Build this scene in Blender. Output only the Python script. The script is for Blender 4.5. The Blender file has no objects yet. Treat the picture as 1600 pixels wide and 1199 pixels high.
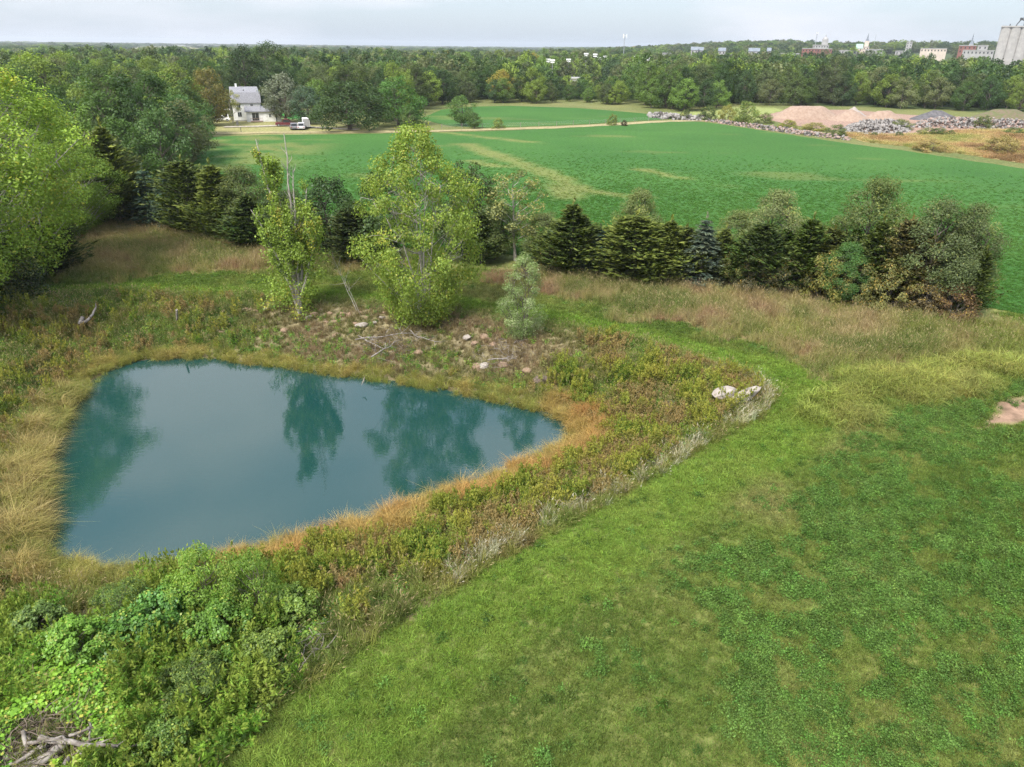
import bpy, math, random
import numpy as np
from mathutils import Matrix, Vector
from mathutils.geometry import delaunay_2d_cdt, tessellate_polygon

# ------------------------------------------------------------------ camera, sky, sun, exposure
S = bpy.context.scene
RS = np.random.RandomState
random.seed(4)
F_PX, PITCH, ROLL, CAM_H = 1130.0, math.radians(25.0), 0.0111, 20.0
cp, sp, cr, sr = math.cos(PITCH), math.sin(PITCH), math.cos(ROLL), math.sin(ROLL)
fwd = np.array([0, cp, -sp]); up0 = np.array([0, sp, cp]); right0 = np.array([1.0, 0, 0])
right = right0 * cr + up0 * sr
up = -right0 * sr + up0 * cr
cam_d = bpy.data.cameras.new('camera'); cam = bpy.data.objects.new('camera', cam_d)
S.collection.objects.link(cam); S.camera = cam
cam_d.sensor_width = 36.0; cam_d.lens = 36.0 * F_PX / 1600.0
cam_d.clip_start = 0.1; cam_d.clip_end = 40000.0
cam.matrix_world = Matrix(((right[0], up[0], -fwd[0], 0), (right[1], up[1], -fwd[1], 0),
                           (right[2], up[2], -fwd[2], CAM_H), (0, 0, 0, 1)))

SUN_AZ, SUN_EL = math.radians(215), math.radians(52)      # clockwise from +Y: behind the camera, to its left
W = bpy.data.worlds.new('World'); S.world = W; W.use_nodes = True
nt = W.node_tree; nt.nodes.clear()
def N(nt, t, **kw):
    n = nt.nodes.new(t)
    for k, v in kw.items(): setattr(n, k, v)
    return n
out = N(nt, 'ShaderNodeOutputWorld'); bg = N(nt, 'ShaderNodeBackground'); bg.inputs[1].default_value = 0.1
sky = N(nt, 'ShaderNodeTexSky', sky_type='NISHITA', sun_disc=False, sun_elevation=SUN_EL, sun_rotation=SUN_AZ,
        air_density=1.0, dust_density=1.5, ozone_density=1.0)
tc = N(nt, 'ShaderNodeTexCoord'); mp = N(nt, 'ShaderNodeMapping'); mp.inputs['Scale'].default_value = (1.6, 1.6, 7.0)
mp.inputs['Location'].default_value = (3.1, 0.4, 0.0)
nz = N(nt, 'ShaderNodeTexNoise'); nz.inputs['Scale'].default_value = 1.3; nz.inputs['Detail'].default_value = 5
rp = N(nt, 'ShaderNodeMapRange'); rp.inputs['From Min'].default_value = 0.42; rp.inputs['From Max'].default_value = 0.6
rp.inputs['To Min'].default_value = 0.0; rp.inputs['To Max'].default_value = 0.97
mx = N(nt, 'ShaderNodeMix', data_type='RGBA'); mx.inputs['B'].default_value = (5.5, 5.6, 6.1, 1)
nt.links.new(tc.outputs['Generated'], mp.inputs[0]); nt.links.new(mp.outputs[0], nz.inputs['Vector'])
nt.links.new(nz.outputs['Fac'], rp.inputs['Value']); nt.links.new(rp.outputs[0], mx.inputs['Factor'])
mg = N(nt, 'ShaderNodeMix', data_type='RGBA'); mg.inputs['Factor'].default_value = 0.6; mg.inputs['B'].default_value = (4.0, 4.75, 5.8, 1); nt.links.new(sky.outputs[0], mg.inputs['A']); nt.links.new(mg.outputs['Result'], mx.inputs['A'])
sz = N(nt, 'ShaderNodeSeparateXYZ'); nt.links.new(tc.outputs['Generated'], sz.inputs[0])          # an overcast sky brightens towards the zenith
zr = N(nt, 'ShaderNodeMapRange'); zr.inputs['To Min'].default_value = 0.9; zr.inputs['To Max'].default_value = 1.6; nt.links.new(sz.outputs['Z'], zr.inputs['Value'])
zm = N(nt, 'ShaderNodeVectorMath', operation='SCALE'); nt.links.new(mx.outputs['Result'], zm.inputs[0]); nt.links.new(zr.outputs[0], zm.inputs['Scale']); nt.links.new(zm.outputs[0], bg.inputs[0])
nt.links.new(bg.outputs[0], out.inputs[0])

sun_d = bpy.data.lights.new('sun', 'SUN'); sun_d.energy = 3.5; sun_d.angle = math.radians(17); sun_d.color = (1.0, 0.95, 0.87)
sun = bpy.data.objects.new('sun', sun_d); S.collection.objects.link(sun)
sdir = Vector((math.sin(SUN_AZ) * math.cos(SUN_EL), math.cos(SUN_AZ) * math.cos(SUN_EL), math.sin(SUN_EL)))
sun.rotation_euler = sdir.to_track_quat('Z', 'Y').to_euler()
sun.location = (0, 0, 60)

vs = S.view_settings; vs.view_transform = 'Standard'; vs.look = 'None'; vs.gamma = 1.0; vs.use_curve_mapping = False
vs.exposure = 0.97
S.render.engine = 'CYCLES'
cy = S.cycles; cy.max_bounces = 5; cy.diffuse_bounces = 3; cy.glossy_bounces = 2; cy.transmission_bounces = 2
cy.volume_bounces = 0; cy.transparent_max_bounces = 4; cy.use_denoising = True; cy.use_adaptive_sampling = True
cy.adaptive_threshold = 0.02; cy.caustics_reflective = False; cy.caustics_refractive = False
try: cy.denoiser = 'OPENIMAGEDENOISE'; cy.denoising_prefilter = 'NONE'
except Exception: pass

# ------------------------------------------------------------------ helpers
def ray(u, v):
    return fwd + right * ((u - 800) / F_PX) + up * (-(v - 599.5) / F_PX)
def G(u, v, z=0.0):
    d = ray(u, v); t = (z - CAM_H) / d[2]
    return np.array([d[0] * t, d[1] * t])
def proj(P):
    P = np.atleast_2d(P).astype(float) - np.array([0, 0, CAM_H])
    dz = P @ fwd
    return np.stack([800 + F_PX * (P @ right) / dz, 599.5 - F_PX * (P @ up) / dz], 1), dz
def height_for(x, y, v_top):
    lo, hi = 0.1, min(120.0, 20.0 + 0.9 * y)
    for _ in range(40):
        m = (lo + hi) / 2
        if proj([[x, y, m]])[0][0, 1] > v_top: lo = m
        else: hi = m
    return lo
def polyG(pts, z=0.0): return np.array([G(u, v, z) for u, v in pts])
def seg_dist(P, poly, closed=True):
    P = np.asarray(P, float); best = np.full(len(P), 1e18)
    n = len(poly)
    for i in range(n if closed else n - 1):
        a, b = poly[i], poly[(i + 1) % n]; ab = b - a
        t = np.clip(((P - a) @ ab) / max(ab @ ab, 1e-9), 0, 1)
        q = P - (a + t[:, None] * ab)
        best = np.minimum(best, (q * q).sum(1))
    return np.sqrt(best)
def inside(P, poly):
    P = np.asarray(P, float); c = np.zeros(len(P), bool); n = len(poly); j = n - 1
    for i in range(n):
        a, b = poly[i], poly[j]
        cond = (a[1] > P[:, 1]) != (b[1] > P[:, 1])
        xs = (b[0] - a[0]) * (P[:, 1] - a[1]) / ((b[1] - a[1]) if b[1] != a[1] else 1e-12) + a[0]
        c ^= cond & (P[:, 0] < xs); j = i
    return c
def sdist(P, poly):
    d = seg_dist(P, poly); return np.where(inside(P, poly), -d, d)
def smooth(t): t = np.clip(t, 0, 1); return t * t * (3 - 2 * t)
_tab = RS(99).rand(256, 256)
def vnoise(x, y):
    xi, yi = np.floor(x).astype(int), np.floor(y).astype(int); fx, fy = smooth(x - xi), smooth(y - yi)
    g = lambda a, b: _tab[a & 255, b & 255]
    return (g(xi, yi) * (1 - fx) + g(xi + 1, yi) * fx) * (1 - fy) + (g(xi, yi + 1) * (1 - fx) + g(xi + 1, yi + 1) * fx) * fy
def fbm(x, y, s=1.0, o=4, seed=0):
    x = np.asarray(x) / s + seed * 17.3; y = np.asarray(y) / s + seed * 7.7; r = 0; a = 0.5; t = 0
    for k in range(o):
        r = r + a * vnoise(x, y); t += a; a *= 0.5; x = x * 2.03 + 5.1; y = y * 2.03 + 9.7
    return r / t
def lin(c):
    c = np.asarray(c, float) / 255.0
    return np.where(c <= 0.04045, c / 12.92, ((c + 0.055) / 1.055) ** 2.4)
ALB = 0.72
def C(r, g, b, k=1.0):
    c = lin((r, g, b)); l = c @ np.array([.25, .65, .1]); return (c * .93 + l * .07) * ALB * k
def chaikin(p, n=2):
    for _ in range(n):
        q = np.roll(p, -1, 0); p = np.stack([p * .75 + q * .25, p * .25 + q * .75], 1).reshape(-1, 2)
    return p

def tag(o, label=None, cat=None, group=None, kind=None):
    if label: o['label'] = label
    if cat: o['category'] = cat
    if group: o['group'] = group
    if kind: o['kind'] = kind
    return o
def link(o, parent=None):
    S.collection.objects.link(o)
    if parent: o.parent = parent
    return o
def mesh_np(name, V, Fs, attr=None, mats=(), midx=None, smooth_sh=False):
    """V (n,3); Fs: list of int arrays (m,k); attr (n,2): brightness, accent."""
    me = bpy.data.meshes.new(name); V = np.asarray(V, np.float32)
    Fs = [np.asarray(f, np.int32) for f in Fs if len(f)]
    me.vertices.add(len(V)); me.vertices.foreach_set('co', V.ravel())
    nl = sum(f.size for f in Fs); npoly = sum(len(f) for f in Fs)
    me.loops.add(nl); me.polygons.add(npoly)
    me.loops.foreach_set('vertex_index', np.concatenate([f.ravel() for f in Fs]))
    tot = np.concatenate([np.full(len(f), f.shape[1]) for f in Fs]).astype(np.int32)
    me.polygons.foreach_set('loop_start', np.concatenate([[0], np.cumsum(tot)[:-1]]).astype(np.int32))
    me.polygons.foreach_set('loop_total', tot)
    if midx is not None: me.polygons.foreach_set('material_index', np.asarray(midx, np.int32))
    if smooth_sh: me.polygons.foreach_set('use_smooth', np.ones(npoly, bool))
    if attr is not None:
        a = me.attributes.new('v', 'FLOAT_COLOR', 'POINT')
        col = np.ones((len(V), 4), np.float32); col[:, :attr.shape[1]] = attr
        a.data.foreach_set('color', col.ravel())
    for m in mats: me.materials.append(m)
    me.update(calc_edges=True); me.validate()
    return me
class MB:
    """collects boxes, prisms and tubes into one mesh"""
    def __init__(s): s.V = []; s.F = []; s.n = 0
    def add(s, V, F):
        s.V.append(np.asarray(V, float)); s.F += [tuple(i + s.n for i in f) for f in F]; s.n += len(V); return s
    def box(s, x0, x1, y0, y1, z0, z1):
        return s.add([(x0, y0, z0), (x1, y0, z0), (x1, y1, z0), (x0, y1, z0), (x0, y0, z1), (x1, y0, z1), (x1, y1, z1), (x0, y1, z1)],
                     [(0, 3, 2, 1), (4, 5, 6, 7), (0, 1, 5, 4), (1, 2, 6, 5), (2, 3, 7, 6), (3, 0, 4, 7)])
    def prism(s, prof, x0, x1, axis='x'):
        n = len(prof)
        if axis == 'x': V = [(x0, a, b) for a, b in prof] + [(x1, a, b) for a, b in prof]
        elif axis == 'y': V = [(a, x0, b) for a, b in prof] + [(a, x1, b) for a, b in prof]
        else: V = [(a, b, x0) for a, b in prof] + [(a, b, x1) for a, b in prof]
        return s.add(V, [tuple(range(n))[::-1], tuple(range(n, 2 * n))] + [(i, (i + 1) % n, (i + 1) % n + n, i + n) for i in range(n)])
    def tube(s, pts, rad, k=6):
        V, F = tube(pts, rad, k); return s.add(V, [tuple(f) for f in F] + [tuple(range(k))[::-1], tuple(range(len(V) - k, len(V)))])
    def mesh(s, name, mat):
        me = bpy.data.meshes.new(name); me.from_pydata(np.concatenate(s.V).tolist(), [], s.F); me.materials.append(mat)
        import bmesh
        b = bmesh.new(); b.from_mesh(me); bmesh.ops.recalc_face_normals(b, faces=b.faces); b.to_mesh(me); b.free()
        return me
    def build(s, name, mat, parent=None): return link(bpy.data.objects.new(name, s.mesh(name, mat)), parent)
def tube(pts, rad, k=6):
    pts = np.asarray(pts, float); rad = np.asarray(rad, float); n = len(pts)
    t = np.gradient(pts, axis=0); t /= np.linalg.norm(t, axis=1)[:, None] + 1e-9
    ref = np.array([0.0, 0, 1]) if abs(t[:, 2]).mean() < 0.9 else np.array([1.0, 0, 0])
    a = np.cross(t, ref); a /= np.linalg.norm(a, axis=1)[:, None] + 1e-9; b = np.cross(t, a)
    th = np.arange(k) * 2 * math.pi / k
    V = (pts[:, None] + rad[:, None, None] * (np.cos(th)[None, :, None] * a[:, None] + np.sin(th)[None, :, None] * b[:, None])).reshape(-1, 3)
    i = np.arange(n - 1)[:, None] * k; j = np.arange(k)[None]
    Fq = np.stack([i + j, i + (j + 1) % k, i + k + (j + 1) % k, i + k + j], -1).reshape(-1, 4)
    return V, Fq
def empty(name, loc, rz=0, scale=(1, 1, 1)):
    o = bpy.data.objects.new(name, None); o.location = loc; o.rotation_euler = (0, 0, rz); o.scale = scale; o.empty_display_size = 0.3
    return link(o)

# ------------------------------------------------------------------ materials
def new_mat(name):
    m = bpy.data.materials.new(name); m.use_nodes = True; m.node_tree.nodes.clear(); return m, m.node_tree
def leaf_mat(name, transl=0.32, gloss=0.04, rough=0.45):
    """colour from the plant's own 'tint' (object property or instance attribute), varied per leaf; 'tint2' colours flowers, seed heads, turned leaves"""
    m, t = new_mat(name); L = t.links.new
    a1 = N(t, 'ShaderNodeAttribute', attribute_type='INSTANCER', attribute_name='tint')
    a2 = N(t, 'ShaderNodeAttribute', attribute_type='INSTANCER', attribute_name='tint2')
    v = N(t, 'ShaderNodeAttribute', attribute_type='GEOMETRY', attribute_name='v'); sx = N(t, 'ShaderNodeSeparateColor')
    L(v.outputs['Color'], sx.inputs[0])
    mx = N(t, 'ShaderNodeMix', data_type='RGBA'); L(sx.outputs[1], mx.inputs['Factor']); L(a1.outputs['Color'], mx.inputs['A']); L(a2.outputs['Color'], mx.inputs['B'])
    ml = N(t, 'ShaderNodeVectorMath', operation='SCALE'); L(mx.outputs['Result'], ml.inputs[0]); L(sx.outputs[0], ml.inputs['Scale'])
    d = N(t, 'ShaderNodeBsdfDiffuse'); L(ml.outputs[0], d.inputs[0])
    tr = N(t, 'ShaderNodeBsdfTranslucent'); tw = N(t, 'ShaderNodeMix', data_type='RGBA', blend_type='MULTIPLY'); tw.inputs['Factor'].default_value = 1
    L(ml.outputs[0], tw.inputs['A']); tw.inputs['B'].default_value = (1.25, 1.3, 0.7, 1); L(tw.outputs['Result'], tr.inputs[0])
    s1 = N(t, 'ShaderNodeMixShader'); s1.inputs[0].default_value = transl; L(d.outputs[0], s1.inputs[1]); L(tr.outputs[0], s1.inputs[2])
    o = N(t, 'ShaderNodeOutputMaterial')
    if gloss > 0:
        g = N(t, 'ShaderNodeBsdfGlossy'); g.inputs['Roughness'].default_value = rough; g.inputs[0].default_value = (0.9, 0.95, 1, 1)
        s2 = N(t, 'ShaderNodeMixShader'); s2.inputs[0].default_value = gloss; L(s1.outputs[0], s2.inputs[1]); L(g.outputs[0], s2.inputs[2]); L(s2.outputs[0], o.inputs[0])
    else: L(s1.outputs[0], o.inputs[0])
    return m
def plain_mat(name, col, col2=None, scale=3.0, rough=0.85, bump=0.3, metal=0.0, spec=0.3, detail=6, obj_tint=False, lo=0.35, hi=0.65, scale3=(1, 1, 1)):
    m, t = new_mat(name); L = t.links.new
    o = N(t, 'ShaderNodeOutputMaterial'); p = N(t, 'ShaderNodeBsdfPrincipled'); L(p.outputs[0], o.inputs[0])
    p.inputs['Roughness'].default_value = rough; p.inputs['Metallic'].default_value = metal; p.inputs['Specular IOR Level'].default_value = spec
    c = N(t, 'ShaderNodeTexCoord'); mpn = N(t, 'ShaderNodeMapping'); mpn.inputs['Scale'].default_value = scale3; L(c.outputs['Object'], mpn.inputs[0])
    n = N(t, 'ShaderNodeTexNoise'); n.inputs['Scale'].default_value = scale; n.inputs['Detail'].default_value = detail; L(mpn.outputs[0], n.inputs['Vector'])
    col2 = np.asarray(col) * 0.6 if col2 is None else col2
    mr = N(t, 'ShaderNodeMapRange'); mr.inputs[1].default_value = lo; mr.inputs[2].default_value = hi; L(n.outputs['Fac'], mr.inputs['Value'])
    mx = N(t, 'ShaderNodeMix', data_type='RGBA'); L(mr.outputs[0], mx.inputs['Factor'])
    mx.inputs['A'].default_value = (*col, 1); mx.inputs['B'].default_value = (*col2, 1)
    last = mx.outputs['Result']
    if obj_tint:
        at = N(t, 'ShaderNodeAttribute', attribute_type='OBJECT', attribute_name='tint')
        mm = N(t, 'ShaderNodeMix', data_type='RGBA', blend_type='MULTIPLY'); mm.inputs['Factor'].default_value = 1
        L(last, mm.inputs['A']); L(at.outputs['Color'], mm.inputs['B']); last = mm.outputs['Result']
    L(last, p.inputs['Base Color'])
    if bump:
        b = N(t, 'ShaderNodeBump'); b.inputs['Strength'].default_value = bump; b.inputs['Distance'].default_value = 0.1
        L(n.outputs['Fac'], b.inputs['Height']); L(b.outputs[0], p.inputs['Normal'])
    return m
def vcol_mat(name, scale=2.0, amt=0.5, bump=0.5, dist=0.1):
    """ground: colour attribute 'col' broken up by two noises"""
    m, t = new_mat(name); L = t.links.new
    o = N(t, 'ShaderNodeOutputMaterial'); p = N(t, 'ShaderNodeBsdfPrincipled'); L(p.outputs[0], o.inputs[0])
    p.inputs['Roughness'].default_value = 0.95; p.inputs['Specular IOR Level'].default_value = 0.1
    a = N(t, 'ShaderNodeAttribute', attribute_name='col'); c = N(t, 'ShaderNodeTexCoord')
    n = N(t, 'ShaderNodeTexNoise'); n.inputs['Scale'].default_value = scale; n.inputs['Detail'].default_value = 8; n.inputs['Roughness'].default_value = 0.65; L(c.outputs['Object'], n.inputs['Vector'])
    mr = N(t, 'ShaderNodeMapRange'); mr.inputs[1].default_value = 0.3; mr.inputs[2].default_value = 0.7; mr.inputs[3].default_value = 1 - amt; mr.inputs[4].default_value = 1 + amt; L(n.outputs['Fac'], mr.inputs['Value'])
    s = N(t, 'ShaderNodeVectorMath', operation='SCALE'); L(a.outputs['Color'], s.inputs[0]); L(mr.outputs[0], s.inputs['Scale']); L(s.outputs[0], p.inputs['Base Color'])
    b = N(t, 'ShaderNodeBump'); b.inputs['Strength'].default_value = bump; b.inputs['Distance'].default_value = dist; L(n.outputs['Fac'], b.inputs['Height']); L(b.outputs[0], p.inputs['Normal'])
    return m
M_LEAF = leaf_mat('leaf', 0.34, 0.015, 0.5); M_BLADE = leaf_mat('grass_blade', 0.3, 0.0); M_VINE = leaf_mat('vine_leaf', 0.3, 0.02, 0.45); M_NEEDLE = leaf_mat('needle', 0.2, 0.01, 0.5)
M_BARK = plain_mat('bark', (0.16, 0.135, 0.11), (0.07, 0.06, 0.05), 6, 0.95, 0.6, obj_tint=False, scale3=(1, 1, .3))
M_PALEBARK = plain_mat('pale_bark', (0.42, 0.39, 0.34), (0.22, 0.2, 0.17), 7, 0.9, 0.4, scale3=(1, 1, .3))
M_DEAD = plain_mat('weathered_wood', (0.30, 0.27, 0.24), (0.13, 0.11, 0.095), 5, 0.9, 0.6, scale3=(1, 1, 1))
M_GROUND = vcol_mat('ground', 1.4, 0.45, 0.6, 0.12)
M_FIELD = vcol_mat('crop', 1.6, 0.3, 0.6, 0.15)

# ------------------------------------------------------------------ terrain
WATER_Z = -2.2
pond_px = [(62, 868), (58, 820), (60, 775), (66, 725), (82, 682), (106, 640), (136, 602), (176, 574), (228, 562), (300, 558), (380, 566), (450, 574), (520, 587),
           (580, 592), (640, 602), (720, 615), (780, 628), (840, 642), (884, 657), (903, 674), (895, 697), (850, 718), (800, 740), (745, 762), (690, 782),
           (640, 798), (600, 815), (560, 828), (500, 842), (440, 856), (380, 874), (310, 888), (230, 893), (120, 890)]
pond = chaikin(polyG(pond_px, WATER_Z), 1)
bank_px = [(-260, 470), (60, 464), (160, 458), (300, 462), (440, 462), (560, 472), (700, 480), (800, 496), (900, 512), (1000, 534), (1100, 566), (1175, 592), (1212, 620),
           (1180, 652), (1080, 702), (950, 777), (850, 832), (760, 884), (690, 925), (640, 955), (590, 990), (540, 1030), (480, 1070), (420, 1112), (365, 1160), (330, 1205), (270, 1300), (-500, 1300)]
bank = polyG(bank_px)
mound_c = G(70, 1130, 0.5)
def terrain(P):
    P = np.asarray(P, float).reshape(-1, 2); x, y = P[:, 0], P[:, 1]
    z = np.zeros(len(P)); near = (np.abs(x) < 110) & (y > -20) & (y < 100)
    if near.any():
        q = P[near]; d = sdist(q, pond)
        h = np.where(d > 0, WATER_Z * (1 - smooth(d / 10.0) ** 0.8), WATER_Z - np.minimum(-d * 0.5, 1.6))
        und = (fbm(q[:, 0], q[:, 1], 7, 3, 1) - 0.5) * 0.5 * smooth((d - 1) / 5) * (1 - smooth((q[:, 1] - 45) / 20))
        h += und
        r = np.hypot(q[:, 0] - mound_c[0], (q[:, 1] - mound_c[1])); h += 1.3 * (1 - smooth(r / 5.5))
        z[near] = h
    r = np.hypot(x, y); az = np.degrees(np.arctan2(x, y))
    z += 20 * smooth((r - 700) / 1100) * smooth((az - 3) / 14) * (0.75 + 0.5 * fbm(x, y, 500, 2, 5))
    z += 5 * smooth((r - 2500) / 3500) * fbm(x, y, 900, 3, 9)
    return z
def tz(x, y): return float(terrain([[x, y]])[0])

def axis(lo, hi, step, a, b, g=1.05):
    c = list(np.arange(lo, hi + 1e-6, step)); s = step; v = hi
    while v < b: s *= g; v += s; c.append(v)
    s = step; v = lo; L = []
    while v > a: s *= g; v -= s; L.append(v)
    return np.array(L[::-1] + c)
gx = axis(-56, 62, 0.6, -12000, 12000); gy = axis(9, 96, 0.6, -350, 12000)

# zone outlines on the ground
prairieR = polyG([(735, 425), (860, 425), (1100, 447), (1300, 470), (1450, 492), (1565, 505), (1640, 520), (1640, 556), (1400, 575), (1300, 600), (1210, 552), (1050, 508), (900, 474), (800, 452)])
prairieL = polyG([(70, 446), (110, 385), (150, 350), (200, 338), (300, 352), (450, 385), (620, 405), (640, 424), (440, 426), (300, 428), (160, 440)])
yellowG = polyG([(1240, 668), (1275, 618), (1310, 590), (1400, 568), (1640, 545), (1640, 585), (1500, 612), (1400, 640), (1310, 655)])
dirtR = polyG([(1555, 628), (1620, 622), (1650, 650), (1600, 660), (1530, 668), (1540, 655), (1565, 645)])
dirtN = polyG([(600, 955), (640, 925), (690, 920), (680, 942), (640, 965), (606, 970)])
field_main = polyG([(316, 215), (420, 211), (540, 210), (650, 208), (760, 206), (900, 199), (1000, 193), (1060, 189), (1110, 192), (1200, 206), (1300, 221), (1420, 237),
                    (1600, 264), (1800, 298), (2150, 350), (2100, 560), (1800, 515), (1660, 505), (1580, 488), (1450, 462), (1300, 446), (1100, 425), (900, 404), (700, 392), (520, 380), (420, 368), (330, 330), (300, 270)])
field_up = polyG([(655, 186), (690, 172), (740, 167), (800, 166), (900, 169), (1000, 177), (1070, 185), (1020, 188), (960, 192), (860, 197), (760, 200), (700, 197)])
yard = polyG([(1180, 182), (1240, 172), (1330, 172), (1420, 180), (1500, 183), (1640, 186), (1700, 200), (1640, 205), (1520, 202), (1400, 212), (1310, 205), (1230, 195)])
tanmead = polyG([(1310, 208), (1400, 212), (1520, 204), (1700, 203), (1900, 235), (1900, 300), (1600, 256), (1450, 233), (1350, 222)])
streak = [polyG([(725, 226), (760, 238), (800, 252), (850, 270), (885, 284), (905, 297), (898, 308)]), polyG([(905, 297), (960, 305), (1000, 308)]), polyG([(740, 252), (775, 260)]),
          polyG([(660, 205), (720, 210), (800, 220), (850, 224)]), polyG([(340, 228), (390, 226), (440, 236)]), polyG([(345, 246), (400, 240)]), polyG([(640, 232), (690, 228)]), polyG([(1000, 265), (1060, 278)]), polyG([(860, 290), (880, 310)])]
yard_home = polyG([(300, 196), (330, 184), (430, 182), (480, 192), (560, 200), (650, 200), (652, 206), (480, 211), (330, 212)])

def warp(P, a=1.3, s=2.6):
    return P + (np.stack([fbm(P[:, 0], P[:, 1], s, 3, 51), fbm(P[:, 0], P[:, 1], s, 3, 52)], 1) - .5) * 4 * a
def ground_color(P):
    x, y = P[:, 0], P[:, 1]; n = len(P)
    r = np.hypot(x, y); f1 = fbm(x, y, 9, 4, 2)[:, None]; f2 = fbm(x, y, 2.2, 4, 3)[:, None]
    col = C(92, 112, 52) * (1 - f1) + C(128, 128, 72) * f1
    near = (r < 130) & (y > 0)
    q = P[near]; c = col[near]; ff = f2[near]; d = sdist(q, pond); b = sdist(q, bank)
    inb = smooth(-b / 0.6)[:, None]
    soil = C(122, 104, 80) * (1 - ff) + C(96, 98, 58) * ff
    farb = (inb[:, 0] * smooth((q[:, 1] - 47) / 4) * smooth((q[:, 0] + 30) / 6) * smooth((10 - q[:, 0]) / 6))[:, None]
    soil = soil * (1 - farb) + (C(164, 150, 118) * (1 - ff) + C(132, 124, 86) * ff) * farb
    c = c * (1 - inb) + soil * inb
    lawn = ((b > 0) & ~inside(warp(q), prairieR) & ~inside(warp(q), prairieL))
    lc = C(98, 122, 48) * (1 - ff) + C(140, 136, 78) * ff
    c[lawn] = lc[lawn]
    for zp in (prairieR, prairieL):
        m = inside(warp(q), zp); c[m] = (C(150, 130, 92) * (1 - ff) + C(118, 112, 66) * ff)[m]
    for zp in (dirtR, dirtN):
        m = smooth((0.5 - sdist(q, zp)) / 0.8)[:, None]; c = c * (1 - m) + C(186, 152, 126, .75) * (0.7 + 0.5 * ff) * m
    m = smooth((0.35 - d) / 0.5)[:, None]; c = c * (1 - m) + C(70, 66, 48) * m
    col[near] = c
    m = (r > 100); col[m] = (C(96, 112, 56) * (1 - f1) + C(140, 138, 84) * f1)[m]
    m = r > 330; col[m] = (C(62, 82, 44) * (1 - f1) + C(90, 104, 60) * f1)[m]
    fl = fbm(x, y, 420, 3, 11); m = (r > 2400) & (fl > 0.58); col[m] = C(170, 165, 120)
    for zp, cc in ((polyG([(848, 128), (950, 128), (960, 140), (860, 141)]), C(170, 178, 100)), (polyG([(520, 150), (640, 165), (650, 180), (600, 178)]), C(140, 150, 88)),
                   (polyG([(408, 172), (470, 172), (480, 186), (410, 186)]), C(70, 150, 66)), (polyG([(1040, 178), (1180, 166), (1230, 172), (1180, 190), (1110, 190)]), C(150, 160, 92)), (yard_home, C(160, 156, 100))):
        m = inside(P, zp); col[m] = cc * (0.85 + 0.3 * f2[m])
    return col
def set_col(me, cols):
    a = me.attributes.new('col', 'FLOAT_COLOR', 'POINT'); c = np.ones((len(cols), 4), np.float32); c[:, :3] = cols
    a.data.foreach_set('color', c.ravel())

XX, YY = np.meshgrid(gx, gy); P = np.stack([XX.ravel(), YY.ravel()], 1)
Z = terrain(P); nx, ny = len(gx), len(gy)
i = (np.arange(ny - 1)[:, None] * nx + np.arange(nx - 1)[None]).ravel()
me = mesh_np('ground', np.column_stack([P, Z]), [np.stack([i, i + 1, i + nx + 1, i + nx], 1)], mats=[M_GROUND], smooth_sh=True)
set_col(me, ground_color(P))
tag(link(bpy.data.objects.new('ground', me)), 'grassy ground running from the meadow to the wooded horizon', 'ground', kind='structure')

def sheet(name, poly, z, step, colf, mat, label, cat):
    poly = np.asarray(poly); n = len(poly)
    bp = []
    for k in range(n):                                           # boundary, resampled and slightly ragged
        a, b = poly[k], poly[(k + 1) % n]; m = max(1, int(np.linalg.norm(b - a) / step))
        for j in range(m): bp.append(a + (b - a) * j / m)
    bp = np.array(bp)
    bp += (np.stack([fbm(bp[:, 0], bp[:, 1], 3, 2, 21), fbm(bp[:, 0], bp[:, 1], 3, 2, 22)], 1) - 0.5) * min(1.6, step)
    lo, hi = bp.min(0), bp.max(0); g = np.stack(np.meshgrid(np.arange(lo[0], hi[0], step), np.arange(lo[1], hi[1], step)), -1).reshape(-1, 2)
    g = g + RS(3).uniform(-.25, .25, g.shape) * step
    g = g[sdist(g, bp) < -step * 0.5]
    pts = np.concatenate([bp, g]); nb = len(bp)
    vv, _, ff, *_ = delaunay_2d_cdt([Vector(p) for p in pts.tolist()], [(k, (k + 1) % nb) for k in range(nb)], [], 1, 1e-5)
    V = np.array([(a.x, a.y) for a in vv]); tri = np.array([f for f in ff if len(f) == 3])
    zz = terrain(V) + z
    me = mesh_np(name, np.column_stack([V, zz]), [tri], mats=[mat], smooth_sh=True)
    # make all faces look up
    p = V[tri]; s = np.cross(p[:, 1] - p[:, 0], p[:, 2] - p[:, 0])
    if (s < 0).mean() > 0.5: me.flip_normals()
    set_col(me, colf(V))
    return tag(link(bpy.data.objects.new(name, me)), label, cat, kind='structure')
def field_dry(V):
    m = np.zeros(len(V))
    for k, s in enumerate(streak):
        w = 1.5 if k == 0 else 0.9
        m = np.maximum(m, 1 - smooth((seg_dist(V, s, False) - w * (fbm(V[:, 0], V[:, 1], 4, 3, 31)) * 1.6) / (w * 1.3)))
    m = np.maximum(m, 0.5 * smooth((fbm(V[:, 0] * 0.3, V[:, 1], 7, 3, 33) - 0.72) / 0.1) * smooth((V[:, 1] - 90) / 40))
    m = np.maximum(m, 0.8 * smooth((fbm(V[:, 0], V[:, 1], 9, 3, 35) - 0.5) / 0.15) * smooth((-35 - V[:, 0]) / 12))
    return m * .62
def field_col(V):
    f = fbm(V[:, 0], V[:, 1], 14, 4, 30)[:, None]; g = fbm(V[:, 0] * 0.35, V[:, 1], 5, 3, 36)[:, None]
    c = C(58, 106, 42) * (1 - f) + C(76, 120, 50) * f; c = c * (0.92 + 0.2 * g)
    m = field_dry(V)[:, None]
    return c * (1 - m) + (C(150, 150, 82) * f + C(132, 128, 74) * (1 - f)) * m
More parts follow.
